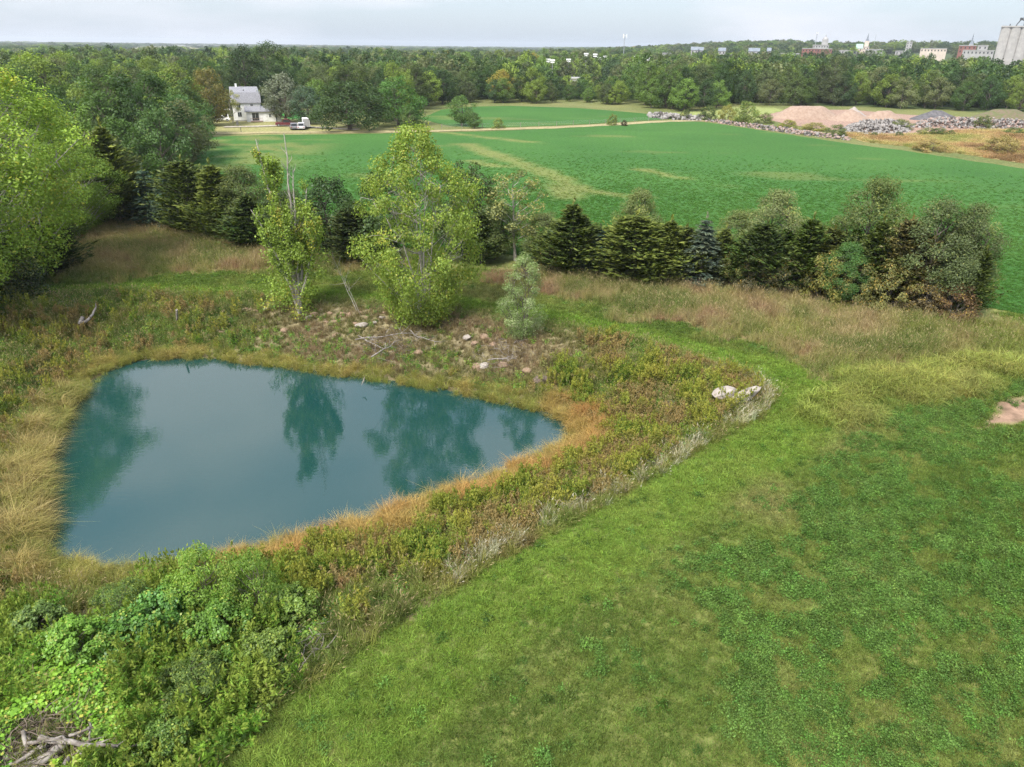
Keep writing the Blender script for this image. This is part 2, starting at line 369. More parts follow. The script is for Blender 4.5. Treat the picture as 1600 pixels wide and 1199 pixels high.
sheet('crop_field', field_main, 0.05, 2.2, field_col, M_FIELD, 'broad bright green alfalfa field beyond the cedar row', 'field')
sheet('upper_crop_field', field_up, 0.05, 2.6, field_col, M_FIELD, 'narrow green field behind the fence line, below the far trees', 'field')
sheet('gravel_yard', yard, 0.06, 3.5, lambda V: C(214, 178, 156, .6) * (0.85 + 0.3 * fbm(V[:, 0], V[:, 1], 6, 3, 40)[:, None]), M_GROUND, 'pale pink gravel floor of the stockpile yard', 'yard')
def tan_col(V):
    f = fbm(V[:, 0], V[:, 1], 12, 4, 41)[:, None]; return C(196, 184, 120) * (1 - f) + C(176, 150, 104) * f
sheet('dry_meadow', tanmead, 0.04, 3.0, tan_col, M_GROUND, 'straw coloured dry meadow between field and rubble', 'meadow')
def strip(name, px, w, col, label, z=0.09):
    c = polyG(px); t = np.gradient(c, axis=0); nrm = np.stack([-t[:, 1], t[:, 0]], 1); nrm /= np.linalg.norm(nrm, axis=1)[:, None]
    poly = np.concatenate([c + nrm * w / 2, (c - nrm * w / 2)[::-1]])
    sheet(name, poly, z, max(1.5, w / 2), lambda V: col * (0.8 + 0.4 * fbm(V[:, 0], V[:, 1], 3, 3, 44)[:, None]), M_GROUND, label, 'track')
strip('farm_track', [(330, 209), (420, 207.5), (540, 207), (650, 206), (760, 203), (860, 200), (960, 195), (1040, 190), (1100, 189)], 4.5, C(172, 160, 116), 'dry grass farm track along the top of the green field')
strip('driveway', [(350, 199), (400, 198), (440, 197), (480, 199), (560, 203)], 3.2, C(186, 176, 160), 'pale gravel driveway in front of the white house', 0.12)

# water
cen = pond.mean(0); wp = cen + (pond - cen) * 1.05
mw, t = new_mat('pond_water'); L = t.links.new
o = N(t, 'ShaderNodeOutputMaterial'); p = N(t, 'ShaderNodeBsdfPrincipled'); L(p.outputs[0], o.inputs[0])
p.inputs['Base Color'].default_value = (0.008, 0.043, 0.040, 1); p.inputs['Roughness'].default_value = 0.035; p.inputs['IOR'].default_value = 1.72
c = N(t, 'ShaderNodeTexCoord'); mpn = N(t, 'ShaderNodeMapping'); mpn.inputs['Scale'].default_value = (0.8, 1.6, 1); L(c.outputs['Object'], mpn.inputs[0])
n = N(t, 'ShaderNodeTexNoise'); n.inputs['Scale'].default_value = 3.2; n.inputs['Detail'].default_value = 3; L(mpn.outputs[0], n.inputs['Vector'])
b = N(t, 'ShaderNodeBump'); b.inputs['Strength'].default_value = 0.05; b.inputs['Distance'].default_value = 0.05; L(n.outputs['Fac'], b.inputs['Height']); L(b.outputs[0], p.inputs['Normal'])
tri = tessellate_polygon([[Vector((a, b_, 0)) for a, b_ in wp]])
me = mesh_np('pond_water', np.column_stack([wp, np.full(len(wp), WATER_Z)]), [np.array(tri)], mats=[mw])
if me.polygons[0].normal.z < 0: me.flip_normals()
tag(link(bpy.data.objects.new('pond_water', me)), 'still teal pond water mirroring trees and sky', 'pond', kind='structure')

# ------------------------------------------------------------------ plant prototypes
def norm(a): return a / (np.linalg.norm(a, axis=-1, keepdims=True) + 1e-9)
def leaf_quads(c, ax, nr, Lh, Wh):
    """rhombic leaves: centre, long axis, normal, half length, half width"""
    ax = norm(ax); sd = norm(np.cross(nr, ax)); Lh = np.asarray(Lh).reshape(-1, 1); Wh = np.asarray(Wh).reshape(-1, 1)
    V = np.stack([c - ax * Lh, c + sd * Wh, c + ax * Lh, c - sd * Wh], 1).reshape(-1, 3)
    return V, np.arange(len(V)).reshape(-1, 4)
def blades(r, n, spread, hmin, hmax, width, lean, bend, accent=0.0, head=0.0, clump=1.0):
    """a tuft of grass: each blade a bent tapering strip (quad + triangle); head: share of blades carrying an accent seed head"""
    a = r.uniform(0, 2 * math.pi, n); rr = spread * np.sqrt(r.rand(n)) * clump
    base = np.stack([rr * np.cos(a), rr * np.sin(a), np.full(n, -0.02)], 1)
    a2 = a + r.normal(0, 0.8, n); d = np.stack([np.cos(a2), np.sin(a2), 0 * a], 1)
    h = r.uniform(hmin, hmax, n)[:, None]; l = np.abs(r.normal(lean, lean * 0.5, n))[:, None]; bd = np.abs(r.normal(bend, bend * 0.5, n))[:, None]
    p1 = base + d * h * l * 0.45 + np.array([0, 0, 1]) * h * 0.55
    p2 = base + d * h * (l + bd) + np.array([0, 0, 1]) * h * np.maximum(0.35, 1 - 0.5 * (l + bd) ** 2)
    a3 = r.uniform(0, 2 * math.pi, n); sd = np.stack([np.cos(a3), np.sin(a3), 0 * a], 1) * width / 2
    V = np.stack([base - sd, base + sd, p1 + sd * 0.8, p1 - sd * 0.8, p2], 1).reshape(-1, 3)
    k = np.arange(n)[:, None] * 5
    q = k + np.array([[0, 1, 2, 3]]); tr = k + np.array([[3, 2, 4]])
    br = np.repeat(r.uniform(0.6, 1.35, n), 5); ac = np.zeros(n * 5)
    ac.reshape(n, 5)[:, 4] = accent; ac.reshape(n, 5)[:, 2:4] = accent * 0.5
    Fs = [q, tr]; A = np.stack([br, ac], 1)
    nh = int(n * head)
    if nh:
        hv, hf = leaf_quads(p2[:nh], norm(p2[:nh] - p1[:nh]), np.stack([np.cos(a3), np.sin(a3), 0 * a], 1)[:nh][:, [1, 0, 2]], h[:nh, 0] * 0.12, np.full(nh, max(0.01, width * .7)))
        V = np.concatenate([V, hv]); Fs.append(hf + n * 5); A = np.concatenate([A, np.stack([np.repeat(r.uniform(.8, 1.3, nh), 4), np.ones(nh * 4)], 1)])
    return V, Fs, A
def tuft(name, seed, **kw):
    r = RS(seed); V, Fs, A = blades(r, **kw); return mesh_np(name, V, Fs, A, [M_BLADE])
def join(*parts):
    V = []; Q = []; T = []; A = []; n = 0
    for v, fs, a in parts:
        V.append(v); A.append(a)
        for f in fs: (Q if f.shape[1] == 4 else T).append(f + n)
        n += len(v)
    return np.concatenate(V), [np.concatenate(x) for x in (Q, T) if x], np.concatenate(A)
def leafy(name, seed, n, rad, hgt, size, mat, accent=0.0, up=0.5, stems=6, hollow=0.3, aspect=0.62):
    """low leafy plant: leaves through a dome, on a few thin stems"""
    r = RS(seed); d = norm(r.normal(0, 1, (n, 3))); d[:, 2] = np.abs(d[:, 2]); rr = (hollow + (1 - hollow) * r.rand(n)) ** 0.7
    lump = 0.7 + 0.5 * np.sin(d[:, 0] * 5 + seed) * np.cos(d[:, 1] * 4 + seed * 2)
    c = d * (rr * lump)[:, None] * np.array([rad, rad, hgt]) + np.array([0, 0, hgt * 0.05])
    nr = norm(d * 0.6 + np.array([0, 0, up]) + r.normal(0, 0.45, (n, 3))); ax = norm(np.cross(nr, r.normal(0, 1, (n, 3))))
    s = size * r.uniform(0.6, 1.3, n); V, Q = leaf_quads(c, ax, nr, s / 2, s / 2 * aspect)
    A = np.stack([np.repeat(r.uniform(0.6, 1.35, n), 4), np.repeat((r.rand(n) < accent) * 1.0, 4)], 1)
    parts = [(V, [Q], A)]
    if stems:
        sv, sf, sa = blades(r, n=stems, spread=rad * 0.3, hmin=hgt * .6, hmax=hgt, width=max(.008, size * .1), lean=.4, bend=.2); parts.append((sv, sf, sa))
    V, Fs, A = join(*parts); return mesh_np(name, V, Fs, A, [mat])
def goldenrod(name, seed, n=9, h=1.1, plume=0.7):
    """tall weed: upright stalks with narrow leaves and a plume on top"""
    r = RS(seed); parts = []
    a = r.uniform(0, 6.28, n); rr = 0.28 * np.sqrt(r.rand(n)); hh = h * r.uniform(.65, 1.1, n)
    for k in range(n):
        b = np.array([rr[k] * math.cos(a[k]), rr[k] * math.sin(a[k]), 0]); tip = b + np.array([r.normal(0, .08), r.normal(0, .08), hh[k]])
        m = 16; t = r.uniform(.15, .92, m); c = b + (tip - b) * t[:, None]; ang = r.uniform(0, 6.28, m)
        ax = np.stack([np.cos(ang), np.sin(ang), r.uniform(-.1, .7, m)], 1); L = .10 * (1.2 - .6 * t)
        V, Q = leaf_quads(c + norm(ax) * L[:, None] * .8, ax, norm(np.array([0, 0, 1]) + r.normal(0, .4, (m, 3))), L, L * .24)
        parts.append((V, [Q], np.stack([np.repeat(r.uniform(.6, 1.3, m), 4), np.zeros(m * 4)], 1)))
        m = 9; t = r.uniform(.82, 1.06, m); c = b + (tip - b) * t[:, None] + r.normal(0, .03, (m, 3)); ax = np.array([0, 0, 1]) + r.normal(0, .5, (m, 3))
        V, Q = leaf_quads(c, ax, r.normal(0, 1, (m, 3)), np.full(m, .06), np.full(m, .025))
        parts.append((V, [Q], np.stack([np.repeat(r.uniform(.7, 1.3, m), 4), np.full(m * 4, plume)], 1)))
        sd = np.array([.008, 0, 0]); V = np.stack([b - sd, b + sd, tip]); parts.append((V, [np.array([[0, 1, 2]])], np.stack([np.full(3, .7), np.full(3, .3)], 1)))
    V, Fs, A = join(*parts); return mesh_np(name, V, Fs, A, [M_BLADE])
G_SHORT = [tuft('short_grass%d' % k, 10 + k, n=26, spread=.14, hmin=.07, hmax=.2, width=.014, lean=.55, bend=.5) for k in range(4)]
G_MED = [tuft('medium_grass%d' % k, 20 + k, n=30, spread=.18, hmin=.2, hmax=.5, width=.016, lean=.4, bend=.45, accent=.25) for k in range(3)]
G_TALL = [tuft('prairie_grass%d' % k, 30 + k, n=30, spread=.2, hmin=.5, hmax=1.25, width=.018, lean=.16, bend=.2, accent=.4, head=.25) for k in range(3)]
G_SEDGE = [tuft('sedge%d' % k, 40 + k, n=64, spread=.16, hmin=.55, hmax=1.5, width=.02, lean=.45, bend=.4, accent=.4, head=0) for k in range(3)]
G_PALE = [tuft('pale_grass%d' % k, 50 + k, n=26, spread=.12, hmin=.4, hmax=.95, width=.02, lean=.2, bend=.25, accent=.4, head=.3) for k in range(2)]
P_ALF = [leafy('alfalfa%d' % k, 60 + k, 150, .24, .26, .042, M_BLADE, .05, .8, 4) for k in range(3)]
P_CROP = [leafy('crop_clump%d' % k, 64 + k, 70, .55, .42, .17, M_BLADE, .0, .8, 0) for k in range(3)]
P_WEED = [leafy('weed%d' % k, 70 + k, 130, .34, .6, .085, M_LEAF, .08, .5, 5) for k in range(3)]
P_GOLD = [goldenrod('goldenrod%d' % k, 80 + k) for k in range(3)]
P_BROWN = [goldenrod('brown_weed%d' % k, 90 + k, 8, .8, .9) for k in range(2)]
P_VINE = [leafy('vine%d' % k, 95 + k, 110, .5, .34, .13, M_VINE, .1, 1.3, 0, .5, .9) for k in range(3)]

# ------------------------------------------------------------------ scattering (stuff nobody could count)
def gn_scatter(colls):
    ng = bpy.data.node_groups.new('scatter', 'GeometryNodeTree')
    ng.interface.new_socket('Geometry', in_out='INPUT', socket_type='NodeSocketGeometry'); ng.interface.new_socket('Geometry', in_out='OUTPUT', socket_type='NodeSocketGeometry')
    gi = N(ng, 'NodeGroupInput'); go = N(ng, 'NodeGroupOutput'); ci = N(ng, 'GeometryNodeCollectionInfo', transform_space='ORIGINAL')
    ci.inputs['Collection'].default_value = colls; ci.inputs['Separate Children'].default_value = True; ci.inputs['Reset Children'].default_value = True
    iop = N(ng, 'GeometryNodeInstanceOnPoints'); iop.inputs['Pick Instance'].default_value = True
    def at(nm, ty):
        a = N(ng, 'GeometryNodeInputNamedAttribute', data_type=ty); a.inputs['Name'].default_value = nm
        return next(o for o in a.outputs if o.enabled and o.name == 'Attribute')
    l = ng.links.new
    l(gi.outputs[0], iop.inputs['Points']); l(ci.outputs[0], iop.inputs['Instance']); l(at('pid', 'INT'), iop.inputs['Instance Index'])
    l(at('rot', 'FLOAT_VECTOR'), iop.inputs['Rotation']); l(at('scl', 'FLOAT_VECTOR'), iop.inputs['Scale']); l(iop.outputs[0], go.inputs[0])
    return ng
n_scatter = [0]
def scatter(name, label, cat, meshes, pts, tint, tint2, scale, tilt=0.12, seed=0, pid=None, zoff=0.0, lean_to=None):
    n = len(pts); r = RS(seed + 500)
    pts = np.asarray(pts, float)
    z = terrain(pts[:, :2]) + zoff if pts.shape[1] == 2 else pts[:, 2]
    me = bpy.data.meshes.new(name); me.vertices.add(n); me.vertices.foreach_set('co', np.column_stack([pts[:, :2], z]).astype(np.float32).ravel())
    def A(nm, ty, key, dat): a = me.attributes.new(nm, ty, 'POINT'); a.data.foreach_set(key, np.ascontiguousarray(dat).ravel())
    sc = np.asarray(scale, float); sc = np.repeat(sc[:, None], 3, 1) if sc.ndim == 1 else sc
    rot = np.column_stack([r.normal(0, tilt, n), r.normal(0, tilt, n), r.uniform(0, 6.283, n)]).astype(np.float32)
    A('pid', 'INT', 'value', (r.randint(0, len(meshes), n) if pid is None else pid).astype(np.int32)); A('rot', 'FLOAT_VECTOR', 'vector', rot); A('scl', 'FLOAT_VECTOR', 'vector', sc.astype(np.float32))
    for nm, t in (('tint', tint), ('tint2', tint2)):
        t = np.broadcast_to(np.asarray(t, np.float32), (n, 3)); A(nm, 'FLOAT_COLOR', 'color', np.column_stack([t, np.ones(n)]).astype(np.float32))
    n_scatter[0] += 1
    co = bpy.data.collections.new('protos_%02d' % n_scatter[0])
    for k, m in enumerate(meshes): co.objects.link(bpy.data.objects.new('proto_%02d_%02d' % (n_scatter[0], k), m))
    o = link(bpy.data.objects.new(name, me)); md = o.modifiers.new('scatter', 'NODES'); md.node_group = gn_scatter(co)
    return tag(o, label, cat, kind='stuff')
def in_view(P, mu=170, mv=260, z=0.0):
    uv, dz = proj(np.column_stack([P, np.full(len(P), z)]))
    return (dz > 3) & (uv[:, 0] > -mu) & (uv[:, 0] < 1600 + mu) & (uv[:, 1] < 1199 + mv)
def rnd(poly, dens, seed):
    lo, hi = poly.min(0), poly.max(0); lo = np.maximum(lo, [-90, 5]); a = np.prod(hi - lo); n = int(a * dens)
    P = RS(seed).uniform(lo, hi, (n, 2)); P = P[in_view(P)]; return P[inside(warp(P) + RS(seed + 70).normal(0, .6, P.shape), poly)]
def pal(f, *cols):
    """piecewise blend through a palette by f in 0..1"""
    f = np.clip(f, 0, .9999) * (len(cols) - 1); i = f.astype(int); t = (f - i)[:, None]; c = np.array(cols); return c[i] * (1 - t) + c[np.minimum(i + 1, len(cols) - 1)] * t
def jit(n, seed, a=.18): return RS(seed).normal(1, a, (n, 1)).clip(.55, 1.5) * RS(seed + 1).normal(1, .05, (n, 3))

near_box = np.array([(-75, 6), (75, 6), (75, 100), (-75, 100)], float)
hedge_line = polyG([(160, 345), (300, 362), (440, 392), (600, 415), (740, 415), (900, 428), (1100, 445), (1300, 470), (1450, 488), (1545, 495)])
# --- open meadow and mown strip (everything outside the bank, the prairie and the field)
meadow = np.concatenate([polyG([(-260, 430), (60, 430), (160, 432), (300, 428), (440, 426), (640, 424), (735, 425), (800, 452), (900, 474), (1050, 508), (1210, 552), (1300, 600), (1400, 575), (1660, 556), (1660, 500)]), np.array([(75., 70), (75, 6), (-40, 6), (-40, 8)])])
def meadow_pts(dens, seed):
    P = RS(seed).uniform([-60, 7], [75, 75], (int(135 * 68 * dens), 2)); P = P[in_view(P)]
    b = sdist(P, bank); Pw = warp(P) + RS(seed + 70).normal(0, .6, P.shape); ok = (b > 0) & ~inside(Pw, prairieR) & ~inside(Pw, prairieL) & (sdist(P, field_main) > .3)
    ok &= seg_dist(P, hedge_line, False) > 1.2
    up_ = P[:, 1] > np.interp(P[:, 0], hedge_line[:, 0], hedge_line[:, 1]) + 1
    ok &= ~up_
    return P[ok], b[ok]
P, b = meadow_pts(75, 1); dist = np.hypot(P[:, 0], P[:, 1])
keep = RS(2).rand(len(P)) < np.clip(34 / dist, .3, 1); P, b = P[keep], b[keep]
x, y = P[:, 0], P[:, 1]
dn, dr_ = sdist(P, dirtN), sdist(P, dirtR); yel = .75 * smooth((1.0 - sdist(warp(P, 1.6), yellowG)) / 3.0)
bare = smooth((.45 - np.minimum(dn, dr_) - 1.2 * (fbm(x, y, 1.2, 3, 61) - .5)) / .6); thin = smooth((fbm(x, y, 2.6, 4, 62) - .62) / .12) * smooth((b - 4) / 3) * .3
keep = RS(3).rand(len(P)) > np.maximum(bare, thin); P, b, yel = P[keep], b[keep], yel[keep]; x, y = P[:, 0], P[:, 1]
w_mown = 3.6 - 1.9 * smooth((y - 46) / 6) + 1.5 * (fbm(x, y, 5, 2, 63) - .5); mown = 1 - smooth((b - w_mown) / 1.6)
f = fbm(x, y, 6, 4, 64); g = fbm(x, y, 1.5, 3, 65)
t_m = pal(g * .6 + f * .4, C(114, 150, 52), C(136, 166, 62), C(156, 174, 78)); t_o = pal(np.clip((f - .5) * 2.2 + .45 + (g - .5) * .8, 0, 1), C(108, 134, 56), C(126, 146, 64), C(142, 154, 76), C(156, 158, 90)); t_y = pal(g, C(132, 156, 56), C(166, 172, 76), C(170, 164, 88))
tint = t_m * mown[:, None] + t_o * (1 - mown)[:, None]; tint = tint * (1 - yel[:, None]) + t_y * yel[:, None]
tint *= jit(len(P), 5, .26)
scl = (.8 + .5 * RS(6).rand(len(P))) * (1 + .35 * mown * (fbm(x, y, 1.1, 2, 66) > .5) + .9 * yel) * np.clip((np.hypot(x, y) / 34) ** .55, .9, 1.6)
tall = (yel > .4) & (RS(7).rand(len(P)) < .45)
scatter('meadow_grass', 'short green grass of the meadow and mown strip around the pond', 'grass', G_SHORT + G_MED, P, tint, C(190, 180, 110), scl, .18, 1, np.where(tall, 4 + RS(8).randint(0, 3, len(P)), RS(9).randint(0, 4, len(P))))
P, b = meadow_pts(34, 11); x, y = P[:, 0], P[:, 1]
f = fbm(x, y, 5.5, 4, 70); g = fbm(x, y, 1.0, 3, 71)
a = smooth((f - .38) / .16) * smooth((b - 3.8) / 4) * smooth((g - .34) / .2) * (1 - smooth((1 - sdist(P, yellowG)) / 1.5)) * smooth((56 - y) / 14); a[(sdist(P, dirtR) < .4) | (sdist(P, dirtN) < .4)] = 0
a = np.maximum(a, .015 * (b > .2)); keep = RS(12).rand(len(P)) < a; P, g = P[keep], g[keep]
scatter('alfalfa_plants', 'dark green alfalfa plants growing in patches through the meadow', 'alfalfa', P_ALF, P, pal(g, C(84, 120, 50), C(100, 136, 58), C(122, 150, 70)) * jit(len(P), 13, .24), C(120, 150, 80), RS(14).uniform(.7, 1.9, len(P)), .15, 2)
# --- prairie strips of tall straw grass
Pr = np.concatenate([rnd(prairieR, 26, 15), rnd(prairieL, 20, 16)]); x, y = Pr[:, 0], Pr[:, 1]
f = fbm(x, y, 4, 4, 72); g = fbm(x, y, 12, 2, 73)
patch_ = fbm(x, y, 2.2, 3, 75)
edge = np.minimum(np.abs(sdist(Pr, prairieR)), np.abs(sdist(Pr, prairieL)))
green = np.maximum(smooth((fbm(x, y, 7, 3, 74) - .46) / .12) * smooth((x - 12) / 14), .85 * smooth((x - 25) / 14)) * smooth((sdist(Pr, field_main) - 3) / 4)
tint = pal(np.clip(.45 + (f * .5 + patch_ * .5 - .5) * 3.4, 0, 1), C(104, 132, 54), C(126, 146, 66), C(158, 158, 88), C(190, 176, 122), C(172, 140, 108)); tint = tint * (1 - .75 * green[:, None]) + pal(f, C(112, 140, 52), C(164, 170, 72)) * .75 * green[:, None]
scatter('prairie_grass', 'tall straw and russet prairie grass along the cedar row', 'grass', G_TALL + G_MED, Pr, tint * jit(len(Pr), 17), pal(patch_, C(176, 168, 112), C(186, 156, 122)), RS(18).uniform(.55, 1.2, len(Pr)) * (.6 + .45 * smooth(edge / 2.5)) * (.75 + .5 * fbm(x, y, 1.6, 2, 76)), .12, 3, np.where(RS(19).rand(len(Pr)) < .5 - .35 * green, RS(20).randint(0, 3, len(Pr)), 3 + RS(21).randint(0, 3, len(Pr))))

# --- the banks of the pond
B = RS(30).uniform([-62, 8], [24, 68], (86 * 60 * 46, 2)); B = B[in_view(B)]; bb = sdist(B, bank); d = sdist(B, pond); ok = (bb < .3) & (d > -.35); B, bb, d = B[ok], bb[ok], d[ok]
x, y = B[:, 0], B[:, 1]; cx, cyy = pond.mean(0)
ang = np.degrees(np.arctan2(y - cyy, x - cx))                      # 90 = far shore, 0 = right shore, -90 = near shore
near_s = smooth((cyy + 2 - y + (x - cx) * .05) / 6) * smooth((x + 17) / 5); right_s = smooth((x - 1) / 4) * smooth((50 - y) / 5); left_s = smooth((-20 - x) / 4)
far_s = smooth((y - 45.5) / 3) * (1 - left_s) * (1 - smooth((x - 3) / 6)); gold_s = np.maximum(near_s, right_s)
u_sel = RS(31).rand(len(B)); f = fbm(x, y, 3.2, 4, 80); g = fbm(x, y, 1.0, 3, 81); h3 = fbm(x, y, 8, 3, 82)
vine_zone = polyG([(-300, 900), (60, 930), (190, 880), (290, 850), (400, 850), (440, 900), (500, 1000), (470, 1060), (350, 1180), (250, 1300), (-500, 1300)])
invz = inside(B, vine_zone)
dark_l = smooth((fbm(x, y, 6, 2, 83) - .45) / .1) * left_s
# sedge collar
wid = 1.25 + .8 * gold_s + .3 * left_s * (y < 45) + 1.6 * (g - .5) + .8 * (f - .5)
col_s = (d < wid) & (u_sel < .62 * np.clip(1.25 - d / wid * .5, .4, 1)) & ~(invz & (d > .8))
clp = smooth((fbm(x, y, .9, 2, 98) - .34) / .16)
col_s &= RS(32).rand(len(B)) < .25 + .75 * clp
q = col_s; n = q.sum()
t_far = pal(np.clip(.5 + (g[q] - .5) * 2, 0, 1), C(112, 140, 48), C(146, 158, 60), C(176, 166, 82)); t_gold = pal(np.clip(.5 + (f[q] * .5 + g[q] * .5 - .5) * 2.2, 0, 1), C(132, 148, 56), C(172, 158, 70), C(206, 166, 88), C(190, 132, 70)); t_left = pal(np.clip(.5 + (g[q] - .5) * 2.2, 0, 1), C(98, 136, 46), C(128, 150, 58), C(166, 160, 88), C(192, 174, 116))
w1, w2 = gold_s[q][:, None], left_s[q][:, None] * (y[q] < 46)[:, None]; tint = t_far * (1 - w1) + t_gold * w1; tint = tint * (1 - w2) + t_left * w2
scatter('pond_sedge', 'golden sedge and rushes fringing the pond', 'sedge', G_SEDGE, B[q], tint * jit(n, 33), C(214, 182, 126), RS(34).uniform(.45, 1.1, n) * (.7 + .6 * g[q]) * (.62 + .28 * gold_s[q] + .5 * left_s[q] * (y[q] < 45) - .1 * far_s[q]), .22, 4)
# grass of the banks
q = (d > wid * .6) & (u_sel < .62 - .12 * far_s * (f > .45)) & ~col_s & ~(invz & (u_sel > .2)); n = q.sum()
t_w = pal(np.clip(.5 + (f[q] * .5 + g[q] * .5 - .5) * 2, 0, 1), C(88, 124, 42), C(122, 148, 54), C(150, 156, 70), C(150, 134, 84)); t_f = pal(f[q], C(140, 126, 90), C(160, 138, 108), C(118, 124, 66), C(128, 138, 70)); t_l = pal(np.clip(.45 + (h3[q] - .5) * 2.5 + (g[q] - .5), 0, 1), C(70, 108, 42), C(100, 138, 48), C(126, 148, 58), C(150, 150, 80))
w1, w2 = far_s[q][:, None], left_s[q][:, None]; tint = t_w * (1 - w1) + t_f * w1; tint = tint * (1 - w2) + t_l * w2
topb = smooth((bb[q] + 2.2) / 2)[:, None] * smooth((y[q] - 50) / 4)[:, None]; tint = tint * (1 - topb * .6) + C(112, 150, 56) * topb * .6
scatter('bank_grass', 'mixed green and dry grass covering the pond banks', 'grass', G_MED + G_PALE, B[q], tint * jit(n, 36), C(186, 166, 122), RS(37).uniform(.6, 1.25, n) * (1 - .25 * far_s[q]), .2, 5, np.where(RS(38).rand(n) < .25, 3 + RS(39).randint(0, 2, n), RS(40).randint(0, 3, n)))
# tall weeds of the near and right bank, some on the left
spc = fbm(x, y, 2.6, 3, 88)
q = (d > wid * .75) & (bb < -.8) & ~invz & (u_sel > .62) & (u_sel < .62 + .16 * np.maximum(np.maximum(gold_s, smooth((x - 4) / 4)), .3 * left_s) * smooth((f - .34) / .12)); n = q.sum()
br = RS(41).rand(n) < .7 * smooth((spc[q] - .5) / .06) + .12
tint = pal(np.clip(.5 + (spc[q] * .6 + g[q] * .4 - .45) * 3.2, 0, 1), C(98, 136, 46), C(124, 150, 54), C(158, 162, 66), C(136, 132, 72)); tint[br] = pal(g[q][br], C(158, 148, 88), C(182, 158, 104))
tint2 = np.where(br[:, None], C(164, 142, 88), pal(g[q], C(136, 150, 56), C(190, 178, 70)))
scatter('tall_weeds', 'goldenrod and browning stalks standing on the pond bank', 'weeds', P_GOLD + P_BROWN, B[q], tint * jit(n, 42), tint2, RS(43).uniform(.5, 1.35, n), .12, 6, np.where(br, 3 + RS(44).randint(0, 2, n), RS(45).randint(0, 3, n)))
# leafy weeds
q = (d > wid * .8) & (bb < -.5) & (u_sel > .84) & (u_sel < .84 + .13 * (smooth((fbm(x, y, 2.4, 3, 84) - .45) / .08) + .12) * (1 - .8 * far_s * smooth((d - 3) / 2)) * (1 + .9 * left_s)) & ~invz; n = q.sum()
red = (gold_s[q] > .5) & (RS(46).rand(n) < .05)
tint = pal(g[q], C(76, 122, 42), C(114, 158, 50), C(164, 188, 66)); tint[red] = C(120, 62, 44)
scatter('leafy_weeds', 'leafy green weeds and red-brown dock on the bank', 'weeds', P_WEED, B[q], tint * jit(n, 47), C(190, 176, 50), RS(48).uniform(.55, 1.25, n), .2, 7)
# pale dry fringe where the mower stopped
q = (bb > -1.2) & (bb < .2) & (y < 44) & (x > -3) & (u_sel > .86) & (u_sel < .86 + .14 * smooth((fbm(x, y, 1.6, 2, 85) - .36) / .1)); n = q.sum()
scatter('pale_grass_fringe', 'bleached dry grass fringe along the mown edge', 'grass', G_PALE, B[q], pal(g[q], C(176, 178, 124), C(212, 206, 176)) * jit(n, 49), C(222, 214, 192), RS(50).uniform(.75, 1.3, n), .25, 8)
# vines over the near left corner
V_ = RS(51).uniform(vine_zone.min(0), vine_zone.max(0), (26000, 2)); V_ = V_[inside(V_, vine_zone) & in_view(V_)]; V_ = V_[sdist(V_, pond) > 1.2]
x, y = V_[:, 0], V_[:, 1]; f = fbm(x, y, 3.0, 3, 86); dm = np.hypot(x - mound_c[0], y - mound_c[1]); lobe = smooth((f - .40) / .1)
dens = np.maximum(.85 * (1 - smooth((dm - 3.5) / 2)), .38 * lobe); logs_c = G(70, 1175, .7); dens *= smooth((np.hypot(x - logs_c[0], (y - logs_c[1]) * 1.2) - .9) / .9)
keep = RS(52).rand(len(V_)) < dens * .7; V_ = V_[keep]; f = f[keep]; dm = dm[keep]; n = len(V_)
bright = (1 - smooth((dm - 4.5) / 2.5))[:, None]; tint = pal(fbm(V_[:, 0], V_[:, 1], 1.3, 3, 87), C(88, 142, 42), C(116, 164, 50), C(144, 176, 62)) * (1 - bright) + pal(fbm(V_[:, 0], V_[:, 1], 1.3, 3, 87), C(96, 158, 38), C(138, 188, 46), C(174, 200, 58)) * bright
scatter('vine_cover', 'broad-leaved vines sprawling over the brush in the near corner', 'vines', P_VINE, V_, tint * jit(n, 53, .12), C(186, 184, 66), RS(54).uniform(.5, 1.1, n), .35, 9, zoff=.12)
# weeds and grass through the vines
Wz = RS(55).uniform(vine_zone.min(0), vine_zone.max(0), (9000, 2)); Wz = Wz[inside(Wz, vine_zone) & in_view(Wz)]; Wz = Wz[(sdist(Wz, pond) > .8) & (np.hypot(Wz[:, 0] - logs_c[0], Wz[:, 1] - logs_c[1]) > 2)]
f = fbm(Wz[:, 0], Wz[:, 1], 2.2, 3, 89); keep = RS(56).rand(len(Wz)) < .55 * smooth((f - .3) / .2); Wz = Wz[keep]; f = f[keep]; n = len(Wz)
pz = np.where(f > .52, RS(57).randint(0, 3, n), np.where(RS(58).rand(n) < .6, 3 + RS(59).randint(0, 3, n), 6 + RS(59).randint(0, 3, n)))
scatter('corner_weeds', 'mixed weeds and grass between the vines and shrubs of the near corner', 'weeds', P_WEED + P_GOLD + G_MED, Wz, pal(np.clip(.5 + (f - .5) * 3, 0, 1), C(100, 144, 46), C(134, 172, 54), C(116, 158, 54), C(150, 172, 66)) * jit(n, 68), C(142, 154, 62), RS(69).uniform(.7, 1.6, n), .25, 13)
